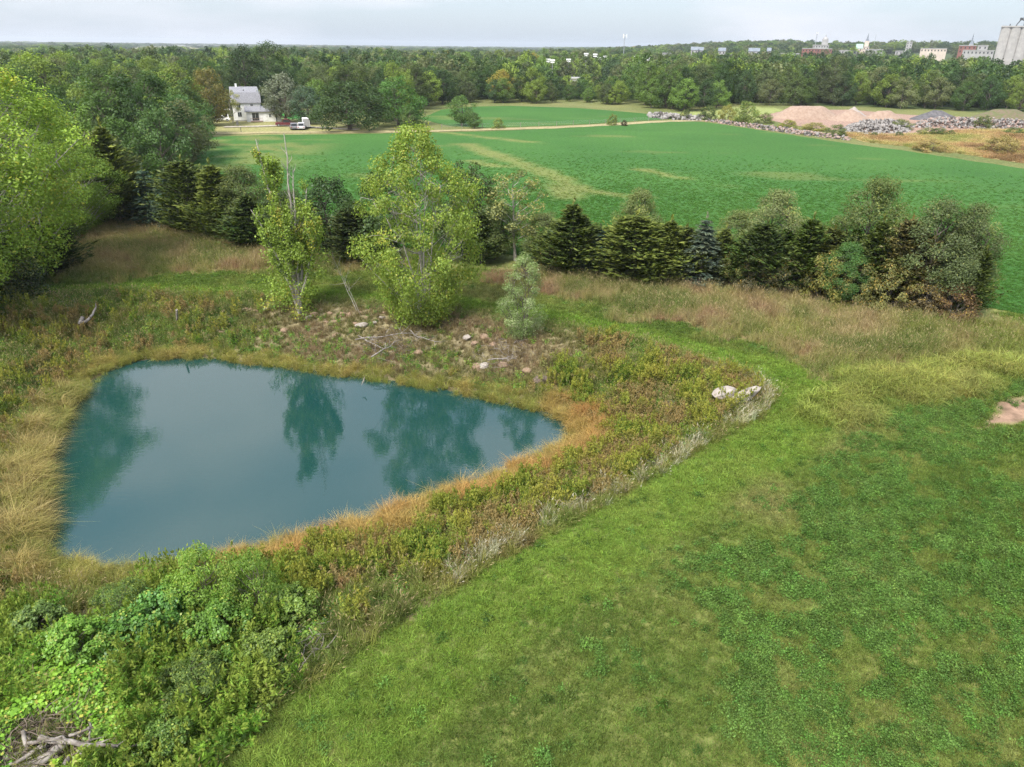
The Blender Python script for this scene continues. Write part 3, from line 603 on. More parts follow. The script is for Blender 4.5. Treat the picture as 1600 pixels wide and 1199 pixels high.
# crop canopy
Pf = RS(60).uniform([-110, 50], [170, 250], (280 * 200 * 26, 2)); Pf = Pf[in_view(Pf, 60)]; dist = np.hypot(Pf[:, 0], Pf[:, 1])
Pf = Pf[RS(61).rand(len(Pf)) < np.clip((70 / dist) ** 2.4, .05, 1)]; Pf = Pf[(sdist(Pf, field_main) < .1) | (sdist(Pf, field_up) < 0)]
Pf = Pf[RS(160).rand(len(Pf)) < smooth((170 - np.hypot(Pf[:, 0], Pf[:, 1])) / 90)]; dry = field_dry(Pf); Pf = Pf[RS(62).rand(len(Pf)) > dry * .75]; x, y = Pf[:, 0], Pf[:, 1]; dist = np.hypot(x, y)
f = fbm(x, y, 14, 4, 30); dry = field_dry(Pf)[:, None]; tint = pal(f, C(72, 122, 46), C(88, 134, 54), C(104, 142, 62)) * (1 - dry) + C(150, 158, 80) * dry
sx_ = RS(63).uniform(.8, 1.5, len(Pf)) * np.clip((dist / 80) ** .5, .9, 1.5); sc = np.column_stack([sx_, sx_, np.minimum(sx_, 1.4) * .7])
scatter('crop_canopy', 'dense green alfalfa crop standing in the field', 'crop', P_ALF, Pf, tint * jit(len(Pf), 64, .08), C(120, 150, 80), sc, .12, 10)
# dry meadow by the rubble
Pt = RS(65).uniform(tanmead.min(0), tanmead.max(0), (30000, 2)); Pt = Pt[inside(Pt, tanmead) & in_view(Pt, 60)]; f = fbm(Pt[:, 0], Pt[:, 1], 12, 4, 41)
scatter('dry_meadow_grass', 'straw coloured grass standing in the dry meadow', 'grass', G_MED, Pt, pal(np.clip(.5 + (f - .5) * 2.2, 0, 1), C(150, 160, 84), C(204, 186, 124), C(196, 160, 116), C(140, 110, 80)) * jit(len(Pt), 66), C(210, 184, 130), RS(67).uniform(1.3, 2.4, len(Pt)), .2, 11)

# ------------------------------------------------------------------ trees
PROF = {'round': lambda t: np.sin(np.pi * np.clip(t * .92 + .06, 0, 1)) ** .6, 'oval': lambda t: np.sin(np.pi * np.clip(t * .88 + .1, 0, 1)) ** .8,
        'vase': lambda t: .55 + .45 * np.sin(np.pi * np.clip(t * .8 + .05, 0, 1)) * (t < .95) - .45 * smooth((t - .75) / .25), 'spire': lambda t: (1 - t) ** .55 * (.45 + .75 * np.sin(np.pi * np.clip(t + .12, 0, 1))),
        'dome': lambda t: np.sqrt(np.clip(1 - (t * .97) ** 2.2, 0, 1)), 'column': lambda t: np.sin(np.pi * np.clip(t * .9 + .08, 0, 1)) ** .45}
def broadleaf(name, seed, H, Wd, prof, base, K, nl, size, clump, trunk_r, mat=None, bark=None, stems=1, accent=.04, droop=.2, bare=0, up=.35, rho=(.35, 1.), aspect=.55, flat=.8, twig=True):
    """trunk, limbs reaching into K leaf clumps spread through the crown's volume; returns (trunk mesh, crown mesh)"""
    r = RS(seed); pf = PROF[prof]; R = Wd / 2
    t = (np.arange(K) + r.rand(K)) / K; t = np.clip(t, 0.02, .99); az = np.arange(K) * 2.39996 + r.normal(0, .35, K)
    rad = R * pf(t) * (rho[0] + (rho[1] - rho[0]) * np.sqrt(r.rand(K))) * r.uniform(.82, 1.12, K)
    zc = H * (base + (1 - base) * t); cc = np.stack([rad * np.cos(az), rad * np.sin(az), zc], 1) + r.normal(0, .1, (K, 3)) * clump
    csz = clump * r.uniform(.65, 1.3, K) * (1.1 - .35 * t)
    per = np.maximum(6, (nl * csz ** 2 / (csz ** 2).sum()).astype(int)); idx = np.repeat(np.arange(K), per); n = len(idx)
    d = norm(r.normal(0, 1, (n, 3))); rr = r.rand(n) ** .45
    c = cc[idx] + d * (rr * csz[idx])[:, None] * np.array([1, 1, flat]); c[:, 2] = np.maximum(c[:, 2], .12)
    ctr = np.array([0, 0, H * (base + (1 - base) * .45)]); outw = norm(c - ctr)
    nr = norm(d * .5 + outw * .4 + np.array([0, 0, up]) + r.normal(0, .5, (n, 3))); ax = norm(np.cross(nr, r.normal(0, 1, (n, 3)))); ax[:, 2] -= droop
    s = size * r.uniform(.6, 1.35, n); V, Q = leaf_quads(c, ax, nr, s / 2, s / 2 * aspect)
    cb = r.uniform(.82, 1.18, K)[idx] * r.uniform(.78, 1.22, n); ca = ((r.rand(K) < accent)[idx] & (r.rand(n) < .35)) | (r.rand(n) < accent)
    crown = mesh_np(name + '_crown', V, [Q], np.stack([np.repeat(cb, 4), np.repeat(ca * 1., 4)], 1), [mat or M_LEAF])
    Vs, Fs, k0 = [], [], 0
    def add(p, rd, k=5):
        nonlocal k0
        v, f = tube(p, rd, k); Vs.append(v); Fs.append(f + k0); k0 += len(v)
    roots = [np.array([r.normal(0, .25 * (stems > 1)), r.normal(0, .25 * (stems > 1)), 0]) for _ in range(stems)]; tops = []
    for rt in roots:
        lean = (rt * np.array([1, 1, 0])) * (2.2 if stems > 1 else 1) + np.array([r.normal(0, .03 * H), r.normal(0, .03 * H), 0]); hh = H * (base + (1 - base) * .72)
        zz = np.linspace(0, 1, 8); p = rt + lean * (zz ** 1.4)[:, None] * (R * .35 if stems > 1 else 1) + np.stack([np.sin(zz * 5 + seed) * .012 * H, np.cos(zz * 4 + seed) * .012 * H, zz * hh], 1); p[0, 2] = -.25
        add(p, trunk_r / math.sqrt(stems) * (1 - .8 * zz) * np.where(zz == 0, 1.25, 1), 7); tops.append(p)
    for k in range(K):
        if K > 60 and k % 2: continue
        tp = tops[k % stems]; z0 = max(H * base * .6, cc[k, 2] - (.5 + .5 * r.rand()) * np.hypot(*cc[k, :2]) - .06 * H); j = np.interp(z0, tp[:, 2], np.arange(8)); st = np.array([np.interp(j, np.arange(8), tp[:, q]) for q in range(3)])
        e = cc[k] + outw[0] * 0; w = np.linspace(0, 1, 5)[:, None]; mid = st * (1 - w) + e * w; mid[:, 2] += (np.sin(w[:, 0] * np.pi) * -.06 * np.linalg.norm(e - st)); mid[1:4] += r.normal(0, .025, (3, 3)) * np.linalg.norm(e - st)
        add(mid, trunk_r * .34 / math.sqrt(stems) * (1 - .85 * w[:, 0]) * (1 - .5 * t[k]) + .012, 4)
        if twig:
            for q in range(2):
                dd = norm(r.normal(0, 1, 3)) * csz[k] * .9; add(np.stack([mid[3], mid[3] + dd * .5, mid[3] + dd + np.array([0, 0, .1 * csz[k]])]), np.array([.02, .014, .006]) * max(1, H / 9), 3)
    for k in range(bare):                                             # bare pale branches poking out of the foliage
        tt = r.uniform(.25, .95); a = r.uniform(0, 6.28); st = np.array([0, 0, H * (base + (1 - base) * tt * .8)]); e = st + np.array([math.cos(a) * R * 1.05 * pf(np.array([tt]))[0], math.sin(a) * R * 1.05 * pf(np.array([tt]))[0], H * r.uniform(.05, .16)])
        w = np.linspace(0, 1, 6)[:, None]; p = st * (1 - w) + e * w; p[1:-1] += r.normal(0, .1, (4, 3)); add(p, np.linspace(.055, .012, 6), 4)
        for q in range(4): b0 = p[2 + q % 4]; add(np.stack([b0, b0 + r.normal(0, .4, 3) + np.array([0, 0, .3])]), np.array([.02, .006]), 3)
    trunk = mesh_np(name + '_trunk', np.concatenate(Vs), [np.concatenate(Fs)], None, [bark or M_BARK], smooth_sh=True)
    return trunk, crown, H, Wd
def cedar(name, seed, H, Wd, n=340, spray=15, size=.34, prof=lambda t: np.minimum(1, (1 - t) * 1.35) ** .8 * (.75 + .25 * smooth(t / .15)), rise=.75, whorl=0, droop=0., aspect=.3, tip=.97):
    """conifer: boughs all round a straight trunk, each with sprays of needles"""
    r = RS(seed); R = Wd / 2
    t = r.rand(n) ** 1.1 * tip if not whorl else (r.randint(0, whorl, n) + .5 + r.normal(0, .06, n)) / whorl * tip
    t = np.clip(t, .015, .985); az = r.uniform(0, 6.283, n); lump = 1 + .22 * np.sin(az * 3 + t * 9 + seed) + .12 * np.sin(az * 7 - t * 15)
    L = R * prof(t) * lump * r.uniform(.7, 1.12, n) + .05; z0 = H * t * .94
    dirs = np.stack([np.cos(az), np.sin(az), np.full(n, rise) * r.uniform(.5, 1.2, n) * (1 - .35 * t)], 1); dirs = dirs / np.linalg.norm(dirs[:, :2], axis=1)[:, None]
    s = np.repeat(np.arange(n), spray); m = len(s); w = .25 + .78 * r.rand(m) ** .7
    c = np.stack([0 * w, 0 * w, z0[s]], 1) + dirs[s] * (L[s] * w)[:, None]; c[:, 2] -= droop * L[s] * w ** 2; side = np.stack([-np.sin(az[s]), np.cos(az[s]), 0 * w], 1)
    c += side * (r.normal(0, .16, m) * L[s] * w)[:, None] + r.normal(0, .06, (m, 3)); c[:, 2] = np.maximum(c[:, 2], .08)
    c[:, 2] = np.where(c[:, 2] > H * .97, H * .97 - r.rand(m) * .12 * H, c[:, 2])
    ax = norm(dirs[s] * np.array([1, 1, .8]) + side * r.normal(0, .5, m)[:, None] + r.normal(0, .25, (m, 3)) - np.array([0, 0, droop])); nr = norm(np.array([0, 0, 1]) + dirs[s] * .3 + r.normal(0, .5, (m, 3)))
    sz = size * r.uniform(.6, 1.25, m); V, Q = leaf_quads(c, ax, nr, sz / 2, sz / 2 * aspect)
    k = 14; tv, tq = leaf_quads(np.stack([r.normal(0, .04, k), r.normal(0, .04, k), H * r.uniform(.95, 1.02, k)], 1), np.array([0, 0, 1.]) + r.normal(0, .35, (k, 3)), r.normal(0, 1, (k, 3)), np.full(k, size * .5), np.full(k, size * .12))
    br = np.concatenate([np.repeat(r.uniform(.75, 1.2, n)[s] * r.uniform(.7, 1.3, m), 4), np.ones(k * 4)]); ac = np.concatenate([np.repeat((w > .8) * r.uniform(0, .9, m), 4), np.ones(k * 4)])
    crown = mesh_np(name + '_crown', np.concatenate([V, tv]), [np.concatenate([Q, tq + len(V)])], np.stack([br, ac], 1), [M_NEEDLE])
    zz = np.linspace(0, 1, 6); p = np.stack([0 * zz, 0 * zz, zz * H * .96], 1); p[0, 2] = -.2; Vs, Fs = [], []; v, f = tube(p, .022 * H * (1 - .93 * zz), 6); Vs.append(v); Fs.append(f); k0 = len(v)
    for q in range(0, n, 6):
        p = np.stack([np.array([0, 0, z0[q]]) + dirs[q] * L[q] * a - np.array([0, 0, droop * L[q] * a * a]) for a in (0, .45, .85)]); v, f = tube(p, np.array([.03, .02, .006]), 3); Vs.append(v); Fs.append(f + k0); k0 += len(v)
    return mesh_np(name + '_trunk', np.concatenate(Vs), [np.concatenate(Fs)], None, [M_BARK], smooth_sh=True), crown, H, Wd

T = {}
for k in range(3): T['cedar%d' % k] = cedar('cedar%d' % k, 100 + k, 7.5, 5.2 + .4 * k, 480, 17, .44, (lambda t: np.minimum(1, (1 - t) * 1.2) ** .9 * (.8 + .2 * smooth(t / .12)), lambda t: np.clip(1 - t ** 2.2, 0, 1) ** .8 * (.75 + .25 * smooth(t / .2)), lambda t: np.clip(1 - t ** 1.6, 0, 1) * (.8 + .3 * np.sin(t * 9)))[k])
for k in range(2): T['spruce%d' % k] = cedar('spruce%d' % k, 110 + k, 7.5, 4.2, 330, 14, .40, lambda t: (1 - t) ** .9 * .98 + .02, .10, 15, .12, .26)
for k in range(2): T['olive%d' % k] = broadleaf('olive%d' % k, 120 + k, 8, 5, 'oval', .1, 60, 26000, .15, .9, .14, stems=2, accent=.06, aspect=.42)
for k in range(3): T['mid%d' % k] = broadleaf('mid%d' % k, 130 + k, 11, 8.5, ('round', 'oval', 'dome')[k], .14, 46, 7500, .34, 1.35, .24, accent=.03)
for k in range(2): T['tall%d' % k] = broadleaf('tall%d' % k, 140 + k, 15, 8, ('oval', 'column')[k], .15, 50, 7500, .36, 1.5, .28, accent=.03)
for k in range(3): T['bush%d' % k] = broadleaf('bush%d' % k, 150 + k, 2.6, 3.2, 'dome', .03, 30, 6000, .12, .5, .05, stems=3, accent=.1, twig=False)
T['spread'] = broadleaf('spread', 160, 10, 13, 'dome', .16, 64, 12000, .36, 1.5, .34, stems=3, accent=.02)
T['thin'] = broadleaf('thin', 161, 9, 5.5, 'oval', .3, 22, 3600, .2, .8, .13, accent=.2, bark=M_PALEBARK)
n_tree = {}
def place_tree(kind, name, loc, H, Wd, tint, tint2, label, cat='tree', group=None, rz=None, jitter=True):
    tr, cr_, H0, W0 = T[kind]; r = random.random
    z = tz(*loc); s = Wd / W0; root = empty(name, (loc[0], loc[1], z), r() * 6.28 if rz is None else rz, (s, s, H / H0))
    a = link(bpy.data.objects.new('trunk', tr), root); b = link(bpy.data.objects.new('crown', cr_), root)
    b['tint'] = [float(q) for q in tint]; b['tint2'] = [float(q) for q in tint2]
    return tag(root, label, cat, group)
def px_tree(kind, name, u, vb, vt, wpx, col, label, cat='tree', group=None, col2=None, rz=None, hs=1.0):
    loc = G(u, vb); H = height_for(loc[0], loc[1], vt); dz = proj([[loc[0], loc[1], H / 2]])[1][0]
    t = C(*col); t2 = C(*(col2 or (min(255, col[0] + 40), min(255, col[1] + 30), col[2] + 10)))
    return place_tree(kind, name, loc, H, wpx * dz / F_PX, t, t2, label, cat, group, rz)
hg = 'trees of the row between pond and field'
CED, CED2, SPR, OLV, DRK = (78, 98, 42), (100, 118, 50), (76, 104, 88), (128, 142, 78), (66, 88, 42)
row = [
 ('cedar0', 'cedar_tree', 190, 352, 188, 92, CED2, 'tall dark cedar at the woodland end of the row'),
 ('spruce0', 'spruce_tree', 240, 356, 258, 66, SPR, 'blue-green spruce, first of the pair by the left prairie grass'),
 ('spruce1', 'spruce_tree', 272, 360, 266, 62, SPR, 'blue-green spruce, second of the pair by the left prairie grass'),
 ('cedar1', 'cedar_tree', 302, 366, 244, 84, CED, 'full green cedar beside the blue spruce pair'),
 ('cedar2', 'cedar_tree', 345, 374, 250, 92, CED2, 'wide yellow-green cedar before the pale patch of field'),
 ('olive0', 'shrubby_tree', 388, 372, 262, 82, (104, 118, 62), 'rounded olive tree behind the cedars left of the poplar'),
 ('cedar0', 'cedar_tree', 395, 388, 300, 78, DRK, 'dark low cedar just left of the poplar'),
 ('olive1', 'shrubby_tree', 452, 392, 300, 84, (84, 104, 54), 'dark green tree directly behind the poplar'),
 ('mid0', 'dark_tree', 520, 400, 278, 92, (72, 98, 50), 'dark leafy tree between poplar and big cottonwood'),
 ('cedar1', 'cedar_tree', 560, 410, 318, 84, (66, 84, 46), 'dark cedar close left of the big cottonwood'),
 ('mid1', 'dark_tree', 600, 408, 272, 90, (84, 108, 54), 'leafy tree half hidden behind the big cottonwood'),
 ('mid2', 'dark_tree', 728, 405, 262, 92, (88, 106, 58), 'dark bushy tree close right of the big cottonwood'),
 ('cedar2', 'cedar_tree', 752, 412, 330, 62, DRK, 'small dark cedar right of the big cottonwood'),
 ('thin', 'sparse_tree', 806, 407, 268, 96, (134, 142, 84), 'open olive-green tree with dark bare trunk above the silvery sapling'),
 ('olive0', 'shrubby_tree', 775, 405, 318, 66, (112, 128, 66), 'yellowish shrub left of the open olive-green tree'),
 ('olive1', 'shrubby_tree', 850, 412, 335, 58, (120, 132, 76), 'grey-green shrub right of the open olive-green tree'),
 ('cedar0', 'cedar_tree', 892, 430, 312, 96, CED, 'broad dark cedar right of the silvery sapling'),
 ('spruce0', 'spruce_tree', 934, 432, 352, 62, (62, 88, 76), 'dark blue spruce squeezed between two broad cedars'),
 ('olive0', 'shrubby_tree', 990, 430, 298, 66, OLV, 'olive crown rising behind the widest cedar'),
 ('cedar1', 'cedar_tree', 988, 440, 330, 112, CED2, 'widest cedar, in the middle of the row'),
 ('cedar2', 'cedar_tree', 1040, 443, 338, 78, CED2, 'green cedar between widest cedar and pale-tipped spruce'),
 ('spruce1', 'spruce_tree', 1092, 446, 334, 74, (84, 102, 88), 'blue spruce with pale pointed tip'),
 ('cedar0', 'cedar_tree', 1124, 440, 352, 60, (104, 122, 58), 'bright cedar right of the pale-tipped spruce'),
 ('olive1', 'shrubby_tree', 1146, 430, 332, 74, OLV, 'olive shrub behind the bright cedar'),
 ('olive0', 'shrubby_tree', 1197, 440, 300, 84, (138, 150, 90), 'pale olive round-topped tree above the dark cedars'),
 ('cedar1', 'cedar_tree', 1184, 454, 342, 76, DRK, 'dark cedar below the pale olive round-topped tree'),
 ('cedar2', 'cedar_tree', 1250, 461, 334, 96, (76, 100, 42), 'broad green cedar right of the pale olive tree'),
 ('olive1', 'shrubby_tree', 1338, 458, 283, 98, (112, 128, 66), 'tallest olive tree of the row with domed top'),
 ('olive0', 'shrubby_tree', 1312, 476, 382, 56, (92, 136, 62), 'small fresh green shrub before the tallest olive tree'),
 ('cedar0', 'cedar_tree', 1352, 474, 338, 84, CED, 'cedar below the tallest olive tree'),
 ('cedar1', 'cedar_tree', 1394, 478, 336, 74, (100, 98, 58), 'rusty-tinted cedar right of the tallest olive tree'),
 ('olive1', 'shrubby_tree', 1440, 480, 318, 100, (108, 124, 72), 'large grey-green tree, second from the row end'),
 ('olive0', 'shrubby_tree', 1488, 486, 322, 72, (112, 128, 74), 'grey-green tree at the field end of the row'),
 ('cedar2', 'cedar_tree', 1512, 494, 384, 56, CED, 'last low cedar at the field end of the row')]
for k, nm, u, vb, vt, w, c, lab in row: px_tree(k, nm, u, vb, vt, w * (1.28 if k[:3] in ('ced', 'spr') else 1.22), c, lab, 'tree', hg)
fill = [(870, 422, 352, 'dark filler cedar behind the broad dark cedar'), (915, 426, 345, 'dark cedar behind the squeezed blue spruce'), (960, 430, 350, 'dark cedar left behind the widest cedar'), (1015, 434, 342, 'dark cedar right behind the widest cedar'), (1064, 438, 350, 'dark cedar behind the pale-tipped spruce'), (1112, 440, 368, 'dark cedar behind the bright cedar'), (1160, 446, 362, 'dark cedar left below the pale olive tree'), (1216, 450, 350, 'dark cedar right below the pale olive tree'),
        (1285, 458, 352, 'dark cedar left below the tallest olive tree'), (1318, 464, 350, 'dark cedar right below the tallest olive tree'), (1372, 468, 345, 'dark cedar behind the rusty cedar'), (1420, 474, 352, 'dark cedar left behind the large grey-green tree'), (1472, 480, 348, 'dark cedar right behind the large grey-green tree'), (325, 366, 290, 'dark cedar left behind the wide yellow-green cedar'), (368, 376, 296, 'dark cedar right behind the wide yellow-green cedar'), (425, 388, 310, 'dark cedar left behind the poplar'), (485, 398, 318, 'dark cedar right behind the poplar'), (218, 348, 262, 'dark cedar behind the first blue spruce')]
for j, (u, vb, vt, lab) in enumerate(fill): px_tree('cedar%d' % (1 + j % 2), 'cedar_tree', u, vb, vt, 92, (72 + 5 * (j % 3), 94 + 5 * (j % 4), 44), lab, 'tree', hg)
for j, (u, vb, vt, w, c, lab) in enumerate([(1178, 455, 402, 74, (116, 112, 74), 'brownish shrub at the foot of the pale olive tree'), (1228, 464, 412, 70, (104, 108, 66), 'low dull shrub under the broad green cedar'),
    (1282, 472, 398, 74, (150, 150, 70), 'yellow-leaved shrub in front of the row'), (1334, 482, 412, 70, (124, 128, 66), 'olive shrub beside the yellow-leaved shrub'), (1384, 489, 418, 78, (140, 140, 76), 'pale yellowish shrub at the row foot'),
    (1436, 494, 442, 74, (118, 104, 66), 'brown shrub under the large grey-green tree'), (1486, 499, 446, 72, (132, 104, 70), 'russet shrub under the last cedars'), (1140, 449, 398, 54, (124, 132, 70), 'light shrub under the bright cedar'),
    (858, 430, 385, 46, (112, 122, 74), 'grey shrub at the foot of the broad dark cedar'), (150, 352, 300, 60, (76, 96, 46), 'dark shrub where woodland meets prairie grass')]):
    px_tree('bush%d' % (j % 3), 'shrub', u, vb, vt, w, c, lab, 'shrub', 'shrubs along the tree row', (190, 160, 70))

# the three trees on the far bank
tr, cw, *_ = T['cottonwood'] = broadleaf('cottonwood', 171, 13.6, 9.4, 'oval', .04, 150, 40000, .15, .95, .2, stems=5, accent=.06, droop=.5, bark=M_PALEBARK, bare=9, aspect=.8, rho=(.3, 1.0))
px_tree('cottonwood', 'cottonwood_tree', 662, 498, 194, 188, (146, 170, 58), 'big yellow-green multi-stemmed cottonwood on the far bank', 'tree', None, (192, 190, 74), rz=.6)
# poplar: leafy spires and a dead bleached top
def poplar():
    r = RS(180); V1, F1, n1 = [], [], 0; Lc = []
    def add(p, rd, k=5):
        nonlocal n1
        v, f = tube(p, rd, k); V1.append(v); F1.append(f + n1); n1 += len(v)
    deadV = []
    stems = [(-1.5, .1, 12.2, 1), (-.75, .3, 10.5, 1), (.35, 0, 12.6, 0), (.75, -.2, 10.3, 0), (1.3, .2, 9.0, 1), (-.2, -.4, 7.5, 1), (2.1, -.3, 6.6, 1), (-2.2, -.2, 7.6, 1)]
    for sx, sy, h, leafy_ in stems:
        w = np.linspace(0, 1, 9)[:, None]; p = np.concatenate([sx * w ** 1.25 + r.normal(0, .05, (9, 1)), sy * w + r.normal(0, .05, (9, 1)), w * h], 1); p[0, 2] = -.2; add(p, .12 * (1 - .9 * w[:, 0]) + .012, 6)
        for q in range(22):
            a = r.uniform(.28, .98); b0 = np.array([np.interp(a, w[:, 0], p[:, i_]) for i_ in range(3)]); az = r.uniform(0, 6.28); Lb = (1.15 - a) * 1.9 * r.uniform(.5, 1.1) + .25
            e = b0 + np.array([math.cos(az) * .5, math.sin(az) * .5, 1.0]) * Lb; add(np.stack([b0, (b0 + e) / 2 + np.array([math.cos(az), math.sin(az), 0]) * .1, e]), np.array([.028, .02, .007]), 3)
            top_dead = (not leafy_ and a > .5) or (leafy_ and sx == -1.5 and a > .93)
            if not top_dead: Lc.append((e, .34)); Lc.append(((b0 + e) / 2, .34))
    for q in range(64): a = r.uniform(0, 6.28); R_ = 1.9 * math.sqrt(r.rand()); Lc.append((np.array([R_ * math.cos(a) - .6, R_ * math.sin(a), r.uniform(.3, 2.8)]), .55))
    for q in range(60): a = r.uniform(0, 6.28); R_ = 2.2 * math.sqrt(r.rand()); Lc.append((np.array([R_ * math.cos(a), R_ * math.sin(a), r.uniform(2.8, 7.6)]), .5))
    cs = np.array([c for c, _ in Lc]); sz = np.array([s for _, s in Lc]); idx = np.repeat(np.arange(len(cs)), 58); n = len(idx); d = norm(r.normal(0, 1, (n, 3))); c = cs[idx] + d * (sz[idx] * r.rand(n) ** .4)[:, None] * np.array([.9, .9, 1.25]); c[:, 2] = np.maximum(c[:, 2], .1)
    s = .135 * r.uniform(.6, 1.3, n); V, Q = leaf_quads(c, r.normal(0, 1, (n, 3)) - np.array([0, 0, .4]), norm(d + r.normal(0, .6, (n, 3)) + np.array([0, 0, .3])), s / 2, s * .4)
    cb = r.uniform(.75, 1.2, len(cs))[idx] * r.uniform(.7, 1.3, n); ca = ((r.rand(len(cs)) < .12)[idx] & (r.rand(n) < .7)) * 1.
    return (mesh_np('poplar_trunk', np.concatenate(V1), [np.concatenate(F1)], None, [M_PALEBARK], smooth_sh=True), mesh_np('poplar_crown', V, [Q], np.stack([np.repeat(cb, 4), np.repeat(ca, 4)], 1), [M_LEAF]), 12.6, 5.2)
T['poplar'] = poplar()
px_tree('poplar', 'poplar_tree', 468, 482, 198, 126, (146, 172, 60), 'slender poplar with bleached dead top on the far bank', 'tree', None, (186, 180, 66), rz=0.0)
T['sapling'] = broadleaf('sapling', 190, 6, 3.5, 'oval', .02, 60, 17000, .12, .55, .07, stems=3, accent=.25, aspect=.32, up=.6)
px_tree('sapling', 'sapling_tree', 816, 520, 393, 76, (138, 164, 88), 'small silvery green sapling right of the cottonwood', 'tree', None, (176, 188, 134))
# woodland corner on the left
T['ash'] = broadleaf('ash', 200, 17, 12, 'round', .1, 170, 60000, .2, 1.35, .3, stems=2, accent=.05, droop=.35, aspect=.6, bark=M_PALEBARK, bare=4)
px_tree('ash', 'ash_tree', 28, 440, 86, 290, (154, 184, 60), 'big bright yellow-green tree at the left edge of the wood', 'tree', None, (200, 200, 62))
px_tree('ash', 'ash_tree', 118, 372, 205, 150, (130, 162, 54), 'smaller yellow-green tree with visible trunk beside the dark cedars', 'tree', None, (180, 190, 60))
px_tree('ash', 'ash_tree', -80, 520, 150, 260, (136, 164, 60), 'green tree half cut by the left picture edge', 'tree')
px_tree('cedar1', 'cedar_tree', 88, 428, 342, 108, (66, 84, 46), 'dark cedar below the bright yellow-green tree', 'tree')
px_tree('bush0', 'shrub', 18, 462, 372, 130, (78, 94, 56), 'dark rounded shrub under the left trees', 'shrub')
px_tree('bush1', 'shrub', 45, 410, 320, 120, (92, 112, 52), 'shrub behind the dark cedar under left trees', 'shrub')
px_tree('bush2', 'shrub', -60, 500, 400, 130, (80, 100, 54), 'shrub cut by the left picture edge', 'shrub')

# farmyard trees
fy = 'trees around the farmyard'
for a in [('mid0', 332, 197, 108, 66, (138, 132, 66), 'orange-tinted tree left of the white house', (186, 140, 70)), ('thin', 364, 192, 140, 36, (150, 156, 84), 'thin pale tree in front of the house gable', None),
          ('tall0', 388, 176, 74, 72, (62, 84, 46), 'tall dark tree right behind the white house', None), ('tall1', 428, 168, 68, 56, (78, 104, 52), 'tallest dark tree, above the house on the horizon', None),
          ('mid1', 447, 191, 116, 66, (134, 142, 116), 'silvery grey-leaved tree right of the white house', (176, 182, 160)), ('mid0', 484, 194, 136, 60, (92, 118, 88), 'blue-green round tree beside the silvery tree', None),
          ('spread', 548, 203, 131, 132, (74, 98, 48), 'wide dark spreading tree shading the farmyard', None), ('mid2', 622, 196, 122, 82, (96, 140, 60), 'bright green round tree at the end of the farmyard', None), ('mid1', 590, 190, 138, 60, (76, 102, 50), 'dark tree between the spreading and the bright tree', None),
          ('bush0', 638, 200, 168, 34, (92, 124, 58), 'small bushy tree at the field corner', None), ('mid0', 355, 182, 108, 50, (88, 108, 60), 'grey-green tree behind the orange-tinted tree', None),
          ('tall0', 300, 190, 92, 60, (92, 118, 56), 'tall green tree at the wood edge by the white car', None), ('mid2', 296, 214, 128, 74, (96, 128, 66), 'round light green tree at the field corner of the wood', None), ('mid1', 290, 245, 150, 92, (96, 134, 72), 'full green tree bulging from the wood into the field', None), ('mid0', 262, 300, 170, 96, (100, 132, 70), 'soft green tree at the wood edge nearest the field', None)]:
    px_tree(a[0], 'yard_tree', a[1], a[2], a[3], a[4], a[5], a[6], 'tree', fy, a[7])
for k, u, vb, vt, w, c, lab in [('mid1', 721, 197, 150, 44, (106, 140, 66), 'round-topped clump tree at the bend of the farm track'), ('mid0', 741, 201, 176, 24, (96, 124, 60), 'small tree beside the track-bend clump'),
                           ('bush1', 779, 201, 186, 20, (140, 158, 76), 'light bush on the track right of the clump tree'), ('bush2', 957, 196, 179, 17, (134, 146, 70), 'round bush on the fence line between the fields'), ('bush0', 975, 197, 188, 11, (84, 70, 52), 'tiny dark bush beside the fence line bush')]:
    px_tree(k, 'field_tree', u, vb, vt, w, c, lab, 'tree' if k[0] == 'm' else 'shrub')

# ------------------------------------------------------------------ woodland: 300 nearest trees as things, the rest as one mass
r = RS(300)
def far_of(P): return np.hypot(P[:, 0], P[:, 1])
wood_left = np.concatenate([polyG([(-420, 520), (-60, 440), (20, 400), (110, 350), (180, 338), (250, 300), (300, 262), (322, 226), (318, 200), (330, 186)]), polyG([(400, 176), (500, 180), (600, 184), (652, 182), (690, 168), (740, 163)])])
edge_px = [(-900, 520), (-60, 470), (20, 410), (110, 356), (170, 338), (235, 322), (270, 290), (296, 255), (300, 226), (296, 200), (330, 184), (372, 174), (420, 168), (500, 178), (560, 186), (640, 184), (665, 172), (700, 166), (760, 163), (860, 163), (940, 166), (1000, 170), (1040, 174), (1075, 176), (1120, 171), (1200, 166), (1300, 166), (1400, 170), (1500, 174), (1600, 176), (1900, 190), (2600, 200)]
ep = np.array([G(u, v) for u, v in edge_px]); eaz = np.degrees(np.arctan2(ep[:, 0], ep[:, 1])); er = far_of(ep)
clear = [polyG([(845, 127), (955, 127), (962, 141), (855, 142)]), polyG([(395, 166), (485, 166), (485, 192), (395, 192)])]
pts = []; R0 = 45.
while R0 < 9000:
    sp_ = 8.6 if R0 < 420 else 8.6 * (R0 / 420) ** .62
    a = np.arange(-45, 45, math.degrees(sp_ / R0)); a = a + r.uniform(-.45, .45, len(a)) * math.degrees(sp_ / R0); rr = R0 + r.uniform(-.45, .45, len(a)) * sp_
    pts.append(np.stack([rr * np.sin(np.radians(a)), rr * np.cos(np.radians(a)), np.full(len(a), sp_)], 1)); R0 += sp_ * .95
FP = np.concatenate(pts); az = np.degrees(np.arctan2(FP[:, 0], FP[:, 1])); rr = far_of(FP); lim = np.interp(az, eaz, er)
ok = rr > lim + 2.5
for cl in clear: ok &= ~inside(FP[:, :2], cl)
